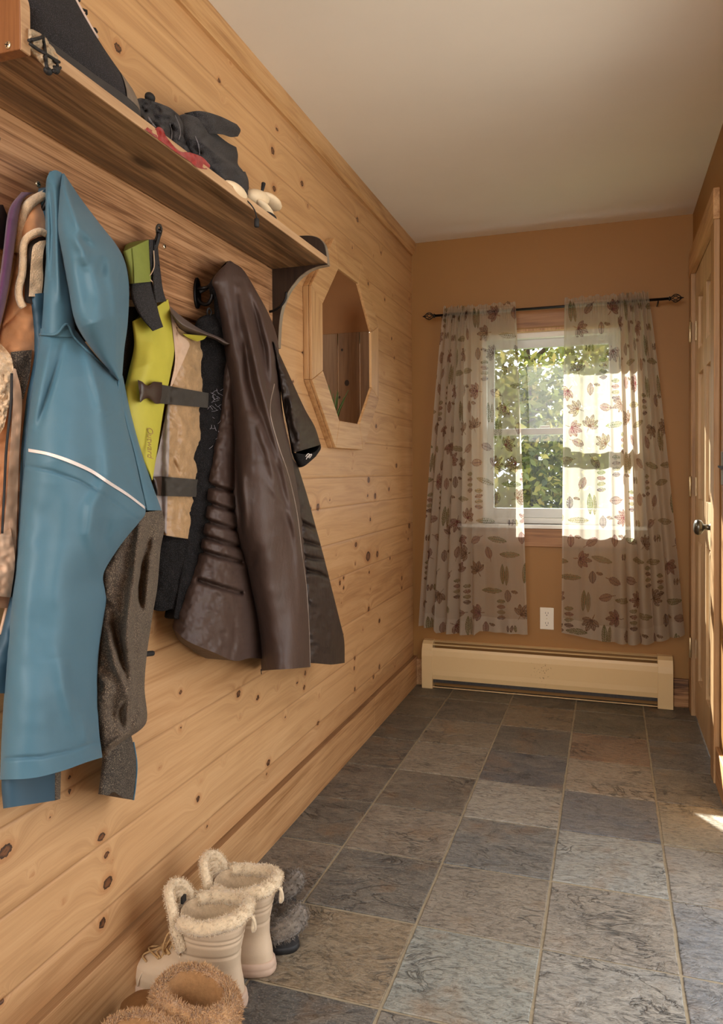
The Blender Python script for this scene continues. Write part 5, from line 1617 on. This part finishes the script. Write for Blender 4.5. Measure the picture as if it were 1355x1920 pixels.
# ---- tan shearling boot
def make_tan(label, loc, rz):
    b = thing('shearling_boot', label, 'boot', loc, 'tan shearling boots')
    b.rotation_euler = (0, 0, rz)
    MB().loft([foot_ring(-0.035, 0.271, 0.047, 0.0), foot_ring(-0.037, 0.274, 0.049, 0.004), foot_ring(-0.036, 0.273, 0.048, 0.018)]).build('sole', M_SHOESOLE, b, smooth=True, local=True)
    tab = [(0.017, -0.034, 0.270, 0.046), (0.04, -0.032, 0.272, 0.048), (0.066, -0.030, 0.264, 0.047), (0.086, -0.029, 0.240, 0.045), (0.100, -0.029, 0.204, 0.044),
           (0.112, -0.030, 0.168, 0.044), (0.130, -0.032, 0.134, 0.046), (0.15, -0.036, 0.122, 0.051)]
    rings = [foot_ring(r_[1], r_[2], r_[3], r_[0], 48) for r_ in rows_interp(tab, 40)]
    V_, F_ = loft(rings, True, False)
    obj('upper', V_, F_, M_TANSUEDE, b, smooth=True, local=True)
    pts = [(0.172 + 0.02 * math.cos(a * 2), 0.043 * math.cos(a), 0.035 + 0.074 * math.sin(a)) for a in np.linspace(0.05, PI - 0.05, 22)]
    MB().tube(pts, 0.0018, 6).build('vamp_seam', M_TANSUEDE, b, smooth=True, local=True)
    out = []
    for z_, g in ((0.116, 0.000), (0.112, 0.008), (0.122, 0.013), (0.140, 0.015), (0.160, 0.014), (0.174, 0.008), (0.180, -0.002), (0.176, -0.012), (0.164, -0.018), (0.14, -0.022), (0.09, -0.026), (0.05, -0.026)):
        out.append(foot_ring(-0.036 - g, 0.122 + g, 0.051 + g, z_, 56))
    cuffV, cuffF = loft(out[:8], False, False)
    cuffV = np.array(cuffV)
    cuffV += (0.003 * vnoise(cuffV * 90, 4))[:, None] * np.array([1, 1, 0.5])
    cf = obj('shearling_cuff', cuffV, cuffF, M_TANPILE, b, smooth=True, local=True)
    V_, F_ = loft(out[7:], False, True)
    obj('lining', V_, F_, M_TANPILE_IN, b, smooth=True, local=True)
    P_ = cuffV.reshape(8, 56, 3)
    N_ = np.stack([ring_normals(P_[k]) for k in range(8)])
    upw = np.array([-0.9, -0.4, 0.0, 0.1, 0.3, 0.9, 1.6, 1.0])
    hor = np.array([0.4, 1, 1, 1, 1, 0.7, 0.1, -0.7])
    N_ = N_ * hor[:, None, None] + np.array([0, 0, 1.0]) * upw[:, None, None]
    rr = np.random.default_rng(2)
    i, j, f, g = rr.integers(0, 7, 9000), rr.integers(0, 56, 9000), rr.random(9000)[:, None], rr.random(9000)[:, None]
    Pp = (P_[i, j] * (1 - f) + P_[i + 1, j] * f) * (1 - g) + (P_[i, (j + 1) % 56] * (1 - f) + P_[i + 1, (j + 1) % 56] * f) * g
    Nn = N_[i, j] * (1 - f) + N_[i + 1, j] * f
    Nn /= np.linalg.norm(Nn, axis=1)[:, None]
    fz = fuzz('pile', M_TANPILE, cf, Pp, Nn, 15000, 0.0060, 0.0008, seed=9, curl=0.55)
    fz['kind'] = 'stuff'
    return b


tb = make_tan('honey tan shearling boot lying nearest the bottom edge, its fluffy cuff cut by the frame', (0.285, -2.850, 0.0), PI - 0.12)
tb2 = dup(tb, (0.308, -2.722, 0.0), PI - 0.33, 'honey tan shearling boot with brown suede toe, beside the cream boots')


# ---- fuzzy slipper
def make_slipper(label, loc, rz):
    b = thing('slipper', label, 'slipper', loc, 'fuzzy slippers')
    b.rotation_euler = (0, 0, rz)
    MB().loft([foot_ring(-0.03, 0.23, 0.042, 0.0), foot_ring(-0.034, 0.234, 0.046, 0.004), foot_ring(-0.034, 0.234, 0.046, 0.014), foot_ring(-0.031, 0.231, 0.043, 0.018)]).build('sole', M_SLIPSOLE, b, smooth=True, local=True)
    # low rim all round
    rim = []
    for z_, g in ((0.016, 0.0), (0.03, 0.002), (0.044, 0.0), (0.046, -0.006), (0.03, -0.008), (0.02, -0.009)):
        rim.append(foot_ring(-0.031 - g, 0.231 + g, 0.043 + g, z_))
    V_, F_ = loft(rim, False, True)
    obj('rim', V_, F_, M_SLIP, b, smooth=True, local=True)
    # closed toe
    th = []
    for s_ in np.linspace(0, 1, 16):
        x_ = 0.235 - 0.135 * s_
        h_ = 0.018 + 0.052 * math.sqrt(s_)
        w_ = 0.044 * min(1, math.sqrt(max(s_, 0.02) * 3.0)) * (1 - 0.04 * s_)
        th.append([(x_, w_ * math.cos(a), 0.016 + h_ * math.sin(a)) for a in np.linspace(0, PI, 17)])
    V_, F_ = loft(th, True, False)
    obj('toe', V_, F_, M_SLIP, b, smooth=True, local=True)
    # pile: fluffy heel roll and edge of the opening
    path = spline([(0.105, 0.030, 0.064), (0.06, 0.040, 0.046), (0.005, 0.036, 0.060), (-0.024, 0.020, 0.072), (-0.028, 0.0, 0.076), (-0.024, -0.020, 0.072), (0.005, -0.036, 0.060), (0.06, -0.040, 0.046), (0.105, -0.030, 0.064)], 40)
    rad = 0.015 + 0.009 * np.sin(np.linspace(0, PI, 40))
    V_, F_ = tube(path, rad, 12)
    pl_ = obj('pile_collar', V_, F_, M_SLIPPILE, b, smooth=True, local=True)
    V_ = np.array(V_).reshape(40, 12, 3)
    N_ = (V_ - path[:, None]) / rad[:, None, None]
    # tuft folded over the opening
    tuft = ellipsoid((0.055, 0.0, 0.060), [(0.050, 0, 0.012), (0, 0.030, 0), (0, 0, 0.022)], 20, 12)
    TV, TF = loft(tuft)
    tu = obj('pile_lining', TV, TF, M_SLIPPILE, b, smooth=True, local=True)
    TV = np.array(TV)
    TN = TV - TV.mean(0)
    TN = TN / np.array([0.05, 0.03, 0.022]) ** 2
    TN /= np.linalg.norm(TN, axis=1)[:, None]
    fz = fuzz('pile', M_SLIPPILE, pl_, np.vstack([V_.reshape(-1, 3), TV]), np.vstack([N_.reshape(-1, 3), TN]), 9000, 0.0075, 0.0008, seed=12, curl=0.6)
    fz['kind'] = 'stuff'
    return b


sl = make_slipper('black slipper with fuzzy grey lining, nearer the cream boots', (0.266, -2.290, 0.0), PI + 0.03)
sl2 = dup(sl, (0.196, -2.145, 0.0), PI - 0.02, 'black slipper with fuzzy grey lining, farther from the camera of its pair')
# ================================================================== CURTAINS
M_ROD = plain('black_curtain_rod', srgb(26, 22, 22), 0.4, 0.1, 40, metal=0.5)
ROD_Y, ROD_Z = -0.10, 1.982
rod = thing('curtain_rod', 'thin black curtain rod with open basket finials above the window', 'curtain rod', (0.72, ROD_Y, ROD_Z))
MB().tube([(0.155, ROD_Y, ROD_Z), (0.8, ROD_Y, ROD_Z), (1.29, ROD_Y, ROD_Z)], 0.0066, 10).build('pole', M_ROD, rod, smooth=True)
for sx, x0 in ((-1, 0.155), (1, 1.29)):
    m_ = MB()
    m_.tube([(x0, ROD_Y, ROD_Z), (x0 + sx * 0.004, ROD_Y, ROD_Z), (x0 + sx * 0.008, ROD_Y, ROD_Z), (x0 + sx * 0.012, ROD_Y, ROD_Z)], [0.006, 0.011, 0.011, 0.005], 12)
    for k in range(6):
        pts = []
        for s_ in np.linspace(0, 1, 14):
            r_ = 0.0165 * math.sin(PI * s_) ** 0.8 + 0.002
            a = k * PI / 3 + s_ * 1.6
            pts.append((x0 + sx * (0.010 + 0.048 * s_), ROD_Y + r_ * math.cos(a), ROD_Z + r_ * math.sin(a)))
        m_.tube(pts, 0.0021, 6)
    m_.tube([(x0 + sx * 0.056, ROD_Y, ROD_Z), (x0 + sx * 0.062, ROD_Y, ROD_Z), (x0 + sx * 0.070, ROD_Y, ROD_Z)], [0.005, 0.004, 0.0008], 8)
    m_.build('finial', M_ROD, rod, smooth=True)
for bx in (0.19, 1.245):
    MB().tube([(bx, 0.0, ROD_Z - 0.012), (bx, -0.05, ROD_Z - 0.012), (bx, -0.085, ROD_Z - 0.014), (bx, ROD_Y, ROD_Z - 0.0095)], 0.0035, 8).build('bracket', M_ROD, rod, smooth=True)

# ---- sheer cloth with printed leaves
t = NT('printed_sheer')
pr_ = t.attr('print')
den = t.attr('cover').outputs['Fac']
weave = t.noise(t.coord((1, 1, 1)), 900, 1, 0.5)
cloth = t.mix(t.math('MULTIPLY', weave, 0.3), srgb(196, 188, 172), srgb(166, 156, 138))
colr = t.mix(pr_.outputs['Alpha'], cloth, pr_.outputs['Color'])
dif = t.n('ShaderNodeBsdfDiffuse')
trl = t.n('ShaderNodeBsdfTranslucent')
tra = t.n('ShaderNodeBsdfTransparent')
t.set(dif.inputs[0], colr)
t.set(trl.inputs[0], colr)
tra.inputs[0].default_value = (1, 1, 1, 1)
m1 = t.n('ShaderNodeMixShader')
m1.inputs[0].default_value = 0.5
t.set(m1.inputs[1], dif.outputs[0])
t.set(m1.inputs[2], trl.outputs[0])
m2 = t.n('ShaderNodeMixShader')
op = t.math('MAXIMUM', den, t.math('MULTIPLY', pr_.outputs['Alpha'], 0.86), clamp=True)
t.set(m2.inputs[0], op)
t.set(m2.inputs[1], tra.outputs[0])
t.set(m2.inputs[2], m1.outputs[0])
t.set(t.out.inputs[0], m2.outputs[0])
M_SHEER = t.m


def lens(X, Y, cx, cy, ang, L_, W_):
    """Pointed leaf blade; returns mask and place along / across."""
    c, s_ = math.cos(ang), math.sin(ang)
    x = (X - cx) * c + (Y - cy) * s_
    y = -(X - cx) * s_ + (Y - cy) * c
    u = x / L_
    half = W_ * np.clip(1 - (2 * u) ** 2, 0, 1) ** 0.75
    return (np.abs(u) < 0.5) & (np.abs(y) < half), x, y, half


MAROON, PLUM, GREEN, OLIVE, BROWN = (0.135, 0.030, 0.034), (0.055, 0.022, 0.045), (0.105, 0.125, 0.035), (0.17, 0.15, 0.055), (0.11, 0.05, 0.03)


def print_leaves(Cx, Cy, seed):
    """Colour and cover of the leaf print at cloth coordinates (metres)."""
    rg = np.random.default_rng(seed)
    col_ = np.zeros(Cx.shape + (4,))
    x0, x1, y0, y1 = Cx.min(), Cx.max(), Cy.min(), Cy.max()

    def blade(cx, cy, ang, L_, W_, c, veins=True):
        box = (np.abs(Cx - cx) < L_) & (np.abs(Cy - cy) < L_)
        if not box.any():
            return
        ii = np.where(box)
        X, Y = Cx[ii], Cy[ii]
        m, x, y, half = lens(X, Y, cx, cy, ang, L_, W_)
        a = np.where(m, 0.88, 0.0)
        if veins:
            rim = (half - np.abs(y)) < 0.0022
            v = (np.abs(y) < 0.0013)
            st = np.abs(((x + np.abs(y) * 0.9) / (L_ * 0.11)) % 1 - 0.5) > 0.34
            a = np.where(m & (v | rim), 0.98, np.where(m & st, 0.80, np.where(m, 0.48, 0)))
        q_ = np.array(c) * (0.8 + 0.4 * vnoise(np.stack([X, Y], -1) * 140, seed)[:, None] * 0.5)
        old = col_[ii]
        w = a > old[:, 3]
        old[w, :3] = q_[w]
        old[w, 3] = a[w]
        col_[ii] = old

    step = 0.118
    gy = y0 - 0.02
    row = 0
    while gy < y1 + 0.05:
        gx = x0 - 0.03 + (row % 2) * step * 0.5
        while gx < x1 + 0.05:
            cx, cy = gx + rg.uniform(-0.018, 0.018), gy + rg.uniform(-0.018, 0.018)
            k = rg.integers(0, 8)
            if k in (0, 1):            # lobed leaf
                a0 = rg.uniform(0, 2 * PI)
                c = MAROON if rg.random() < 0.7 else BROWN
                for j in range(5):
                    a = a0 + (j - 2) * 0.62
                    ln = 0.066 - 0.009 * abs(j - 2)
                    blade(cx + math.cos(a) * ln * 0.46, cy + math.sin(a) * ln * 0.46, a, ln, 0.0125, c)
                blade(cx - math.cos(a0) * 0.016, cy - math.sin(a0) * 0.016, a0, 0.034, 0.0016, c, False)
            elif k == 2:               # long green leaf, across
                blade(cx, cy, rg.normal(0, 0.12), 0.105, 0.0145, GREEN if rg.random() < 0.5 else OLIVE)
            elif k == 3:               # long green leaves, upright
                blade(cx, cy, PI / 2 + rg.normal(0, 0.06), 0.105, 0.0125, GREEN)
                blade(cx + 0.022, cy + 0.006, PI / 2 + rg.normal(0, 0.06), 0.10, 0.0105, OLIVE)
            elif k == 4:               # stack of little oval leaves
                for j in range(4):
                    blade(cx, cy + (j - 1.5) * 0.028, rg.normal(0, 0.08), 0.044, 0.0105, (GREEN, MAROON, OLIVE, PLUM)[j])
            elif k == 5:               # diamond plum leaf
                blade(cx, cy, PI / 2, 0.062, 0.0165, PLUM if rg.random() < 0.5 else MAROON)
                blade(cx + 0.034, cy - 0.02, 0.2, 0.034, 0.008, BROWN)
            elif k == 6:               # beech leaf with stalk
                a = rg.uniform(0, 2 * PI)
                blade(cx, cy, a, 0.064, 0.019, MAROON)
                blade(cx - math.cos(a) * 0.036, cy - math.sin(a) * 0.036, a, 0.03, 0.0014, MAROON, False)
            else:                      # pair of small leaves
                blade(cx, cy, PI / 2 + 0.2, 0.036, 0.0075, BROWN)
                blade(cx + 0.018, cy, PI / 2 - 0.1, 0.036, 0.0075, OLIVE)
                blade(cx - 0.018, cy, PI / 2, 0.034, 0.0065, PLUM)
            gx += step
        gy += step * 0.80
        row += 1
    return col_


def curtain(label, loc, top, bot, flat_side, seed, zb):
    """top/bot: x at the rod and at the hem along the cloth, as control rows (s, x); zb: hem height rows (s, z).
    flat_side: where the cloth hangs flat (window side)."""
    cu = thing('sheer_curtain', label, 'curtain', loc, 'sheer leaf print curtains')
    ns, nt = 420, 560
    s = np.linspace(0, 1, ns)[None]
    t_ = np.linspace(0, 1, nt)[:, None]
    T_, B_ = np.array(top), np.array(bot)
    xt = np.interp(s, T_[:, 0], T_[:, 1])
    xb = np.interp(s, B_[:, 0], B_[:, 1])
    ease = t_ ** 0.85
    x = xt * (1 - ease) + xb * ease
    zbot = np.interp(s, np.array(zb)[:, 0], np.array(zb)[:, 1])
    ztop = ROD_Z + 0.036 + 0.004 * np.sin(s * 90) + 0.003 * np.sin(s * 47 + 1)
    z = ztop * (1 - t_) + zbot * t_
    # gathers: tight at the outer part, soft near the window
    g = np.interp(s, [0, 0.5, 0.62, 1], [1, 1, 0.25, 0.12]) if flat_side == 'right' else np.interp(s, [0, 0.38, 0.5, 1], [0.12, 0.25, 1, 1])
    ph = seed * 1.7
    fold = np.sin(s * 2 * PI * 8.0 + ph + 0.8 * np.sin(t_ * 2.1 + ph)) * 0.024 + np.sin(s * 2 * PI * 17 + 1.3 * ph) * 0.008 * (1 - t_ * 0.6)
    y = ROD_Y - 0.018 + g * fold * (0.35 + 0.65 * t_) * np.clip(1.25 - 0.25 * t_, 0, 1)
    x = x + g * 0.010 * np.sin(s * 2 * PI * 8.0 * 1.0 + ph + 1.2) * (0.3 + 0.7 * t_)
    # soft long bend in the flat panel
    y = y + (1 - g) * 0.010 * np.sin(s * 2 * PI * 2.2 + ph)
    # rod pocket: pinched to the rod with small crimps
    rodd = np.exp(-((z - ROD_Z) / 0.016) ** 2)
    crimp = (np.sin(s * 2 * PI * 46 + ph) + 0.6 * np.sin(s * 2 * PI * 71)) * 0.004 * np.interp(g, [0.1, 1], [0.5, 1.4])
    y = y * (1 - rodd * 0.8) + (ROD_Y - 0.009) * rodd * 0.8 + crimp * np.exp(-((z - ROD_Z) / 0.05) ** 2)
    z = z + crimp * 0.6 * np.exp(-((z - ROD_Z - 0.03) / 0.02) ** 2)
    # hem curls
    y = y - 0.004 * np.exp(-(t_ - 1) ** 2 / 0.0004) * np.sin(s * 60)
    P = np.stack([x + 0 * t_, y, z], -1)
    P[..., 1] = np.minimum(P[..., 1], -0.028)
    # cloth length along the hem gives the print coordinates
    mid = P[int(nt * 0.7)]
    cl = np.concatenate([[0], np.cumsum(np.hypot(np.diff(mid[:, 0]), np.diff(mid[:, 1])))])
    Cx = np.broadcast_to(cl[None], (nt, ns)).copy()
    Cy = (ROD_Z + 0.036 - z)
    col_ = print_leaves(Cx, Cy, seed)
    dens = np.interp(g, [0.1, 1], [0.46, 0.60]) + 0 * t_
    hem = (t_ > 0.955) | (np.abs(z - ROD_Z) < 0.014)
    dens = np.where(hem, 0.68, dens)
    dens = np.where((s < 0.012) | (s > 0.988), 0.70, dens)
    o_ = obj('cloth', P.reshape(-1, 3), grid_faces(ns, nt), M_SHEER, cu, smooth=True)
    a = o_.data.attributes.new('print', 'FLOAT_COLOR', 'POINT')
    a.data.foreach_set('color', col_.astype(np.float32).ravel())
    a = o_.data.attributes.new('cover', 'FLOAT', 'POINT')
    a.data.foreach_set('value', dens.astype(np.float32).ravel())
    return cu


curtain('sheer leaf-print curtain on the left side of the window', (0.35, ROD_Y, 0.34),
        [(0, 0.205), (0.56, 0.345), (1, 0.572)], [(0, 0.062), (0.24, 0.165), (0.60, 0.372), (1, 0.628)], 'right', 3,
        [(0, 0.345), (0.22, 0.335), (0.24, 0.315), (0.58, 0.312), (0.62, 0.335), (1, 0.333)])
curtain('sheer leaf-print curtain on the right side, brightly lit by the sun', (1.07, ROD_Y, 0.34),
        [(0, 0.812), (0.46, 1.055), (1, 1.196)], [(0, 0.792), (0.42, 1.06), (0.72, 1.20), (1, 1.355)], 'left', 8,
        [(0, 0.352), (0.3, 0.325), (0.5, 0.315), (0.72, 0.325), (1, 0.378)])
# ================================================================== OUTSIDE
M_GRASS = plain('grass_ground', srgb(96, 112, 60), 0.95, 0.35, 3.0)
M_PAVE = plain('pale_concrete', srgb(190, 184, 172), 0.9, 0.1, 4.0)
struct(MB().box(-14, 14, 0.16, 20, -0.5, -0.4).build('ground_yard', M_GRASS))
struct(MB().box(W_ROOM + 0.13, 14, -14, 0.16, -0.12, -0.06).build('ground_entrance', M_PAVE))
struct(MB().box(-2.1, W_ROOM + 0.13, -14, -4.92, -0.12, -0.02).build('floor_rear', M_OAKBASE))

t = NT('sunlit_leaves')
ln = t.attr('leaf').outputs['Fac']
c = t.ramp(ln, [(0.0, srgb(70, 86, 40)), (0.5, srgb(128, 136, 66)), (0.85, srgb(186, 178, 96)), (1.0, srgb(206, 186, 120))])
d_ = t.n('ShaderNodeBsdfPrincipled')
t.set(d_.inputs['Base Color'], c)
d_.inputs['Roughness'].default_value = 0.35
tl = t.n('ShaderNodeBsdfTranslucent')
t.set(tl.inputs[0], c)
m_ = t.n('ShaderNodeMixShader')
m_.inputs[0].default_value = 0.45
t.set(m_.inputs[1], d_.outputs[0])
t.set(m_.inputs[2], tl.outputs[0])
t.set(t.out.inputs[0], m_.outputs[0])
M_LEAF = t.m
M_BARK = plain('tree_bark', srgb(86, 70, 56), 0.95, 0.3, 10, 0.6, 30)


def tree(label, x, y, h, rad, n, seed):
    tr_ = thing('leafy_tree', label, 'tree', (x, y, -0.4), 'trees outside the window')
    rg = np.random.default_rng(seed)
    pts = spline([(x, y, -0.4), (x + 0.05, y, 0.5 * h * 0.5), (x - 0.05, y + 0.05, h * 0.7)], 12)
    m_ = MB().tube(pts, np.linspace(0.11, 0.03, 12), 8)
    for k in range(9):
        a = k * 2.4
        b0 = pts[4 + k % 6]
        m_.tube(spline([b0, b0 + np.array([math.cos(a) * rad * 0.4, math.sin(a) * rad * 0.4, 0.35]), b0 + np.array([math.cos(a) * rad * 0.85, math.sin(a) * rad * 0.85, 0.5])], 8), np.linspace(0.03, 0.008, 8), 6)
    m_.build('trunk', M_BARK, tr_, smooth=True)
    cl = rg.normal(0, 1, (260, 3))
    cl /= np.linalg.norm(cl, axis=1)[:, None]
    cl *= rg.uniform(0.35, 1.0, (260, 1)) ** 0.45
    cl = cl * np.array([rad, rad * 0.8, h * 0.55]) + np.array([x, y, h * 0.42])
    i = rg.integers(0, 260, n)
    P = cl[i] + rg.normal(0, 0.17, (n, 3))
    P[:, 2] = np.maximum(P[:, 2], -0.35)
    d = rg.normal(0, 1, (n, 3))
    d /= np.linalg.norm(d, axis=1)[:, None]
    w = np.cross(d, rg.normal(0, 1, (n, 3)))
    w /= np.linalg.norm(w, axis=1)[:, None]
    L_ = rg.uniform(0.035, 0.075, n)[:, None]
    V = np.stack([P - d * L_, P + w * L_ * 0.45, P + d * L_, P - w * L_ * 0.45], 1).reshape(-1, 3)
    F = np.arange(n * 4).reshape(n, 4)
    o_ = obj('foliage', V, F.tolist(), M_LEAF, tr_)
    a = o_.data.attributes.new('leaf', 'FLOAT', 'FACE')
    a.data.foreach_set('value', np.clip(rg.normal(0.5, 0.25, n), 0, 1).astype(np.float32))


tree('bushy green tree seen through the middle of the window', 0.1, 5.2, 4.4, 1.7, 42000, 1)
tree('bushy tree outside behind the left curtain', -2.9, 9.0, 5.4, 1.5, 20000, 2)
tree('bushy tree outside behind the right curtain', 3.0, 8.4, 5.4, 1.5, 20000, 3)

# potted plant in the next room, its spiky leaves showing in the octagon
pp_ = thing('potted_plant', 'small spiky green plant behind the lower edge of the octagonal window', 'plant', (-0.20, -0.70, 1.255))
M_POT = plain('clay_pot', srgb(150, 96, 66), 0.8, 0.1, 20)
MB().loft([[(-0.20 + r_ * math.cos(a), -0.70 + r_ * math.sin(a), z_) for a in np.linspace(0, 2 * PI, 25)[:-1]] for z_, r_ in ((1.2552, 0.035), (1.32, 0.046), (1.32, 0.05), (1.338, 0.05), (1.338, 0.042), (1.32, 0.04))]).build('pot', M_POT, pp_, smooth=True)
m_ = MB()
rg = np.random.default_rng(5)
for k in range(15):
    a = k * 2.4
    le = 0.13 + 0.06 * rg.random() + (0.06 if k in (2, 7) else 0)
    sp_ = rg.uniform(0.2, 0.5)
    pts = spline([(-0.20, -0.70, 1.30), (-0.20 + sp_ * 0.4 * le * math.cos(a), -0.70 + sp_ * 0.4 * le * math.sin(a), 1.32 + le * 0.7), (-0.20 + sp_ * le * math.cos(a), -0.70 + sp_ * le * math.sin(a), 1.32 + le * 1.25)], 10)
    m_.tube(pts, np.linspace(0.010, 0.0012, 10), 6)
m_.build('leaves', plain('aloe_green', srgb(84, 116, 64), 0.5, 0.2, 60), pp_, smooth=True)

# ================================================================== LIGHT
w = bpy.data.worlds.new('sky')
SC.world = w
w.use_nodes = True
bg = w.node_tree.nodes['Background']
bg.inputs[0].default_value = (0.97, 0.97, 1.0, 1)
bg.inputs[1].default_value = 2.0

sun = bpy.data.lights.new('sun', 'SUN')
sun.energy = 23.0
sun.angle = 0.0093
sun.color = (1.0, 0.98, 0.94)
so = bpy.data.objects.new('sun', sun)
COL.objects.link(so)
sd = Vector((0.57, -0.86, -0.65))
so.rotation_euler = sd.to_track_quat('-Z', 'Y').to_euler()


def area(name, loc, target, sx, sy, energy, color):
    l = bpy.data.lights.new(name, 'AREA')
    l.shape = 'RECTANGLE'
    l.size, l.size_y = sx, sy
    l.energy = energy
    l.color = color
    o = bpy.data.objects.new(name, l)
    COL.objects.link(o)
    o.location = loc
    o.rotation_euler = (Vector(target) - Vector(loc)).to_track_quat('-Z', 'Y').to_euler()
    return o


# fill light added behind the camera to brighten the hallway, no such lamp known
area('rear_fill', (0.25, -5.3, 2.1), (0.8, -1.2, 1.0), 1.6, 1.2, 42, (1.0, 0.96, 0.90))
pl_ = bpy.data.lights.new('next_room_fill', 'POINT')  # point light added to brighten the view through the octagon, no lamp seen
pl_.energy = 16
pl_.shadow_soft_size = 0.15
pl_.color = (1.0, 0.86, 0.66)
po = bpy.data.objects.new('next_room_fill', pl_)
COL.objects.link(po)
po.location = (-1.1, -1.6, 2.1)

SC.view_settings.view_transform = 'Standard'
SC.view_settings.look = 'None'
SC.view_settings.gamma = 1.0
SC.view_settings.exposure = 0.70
SC.view_settings.use_curve_mapping = False
SC.cycles.max_bounces = 10
SC.cycles.diffuse_bounces = 6
SC.cycles.transparent_max_bounces = 24
SC.cycles.caustics_reflective = False
SC.cycles.caustics_refractive = False
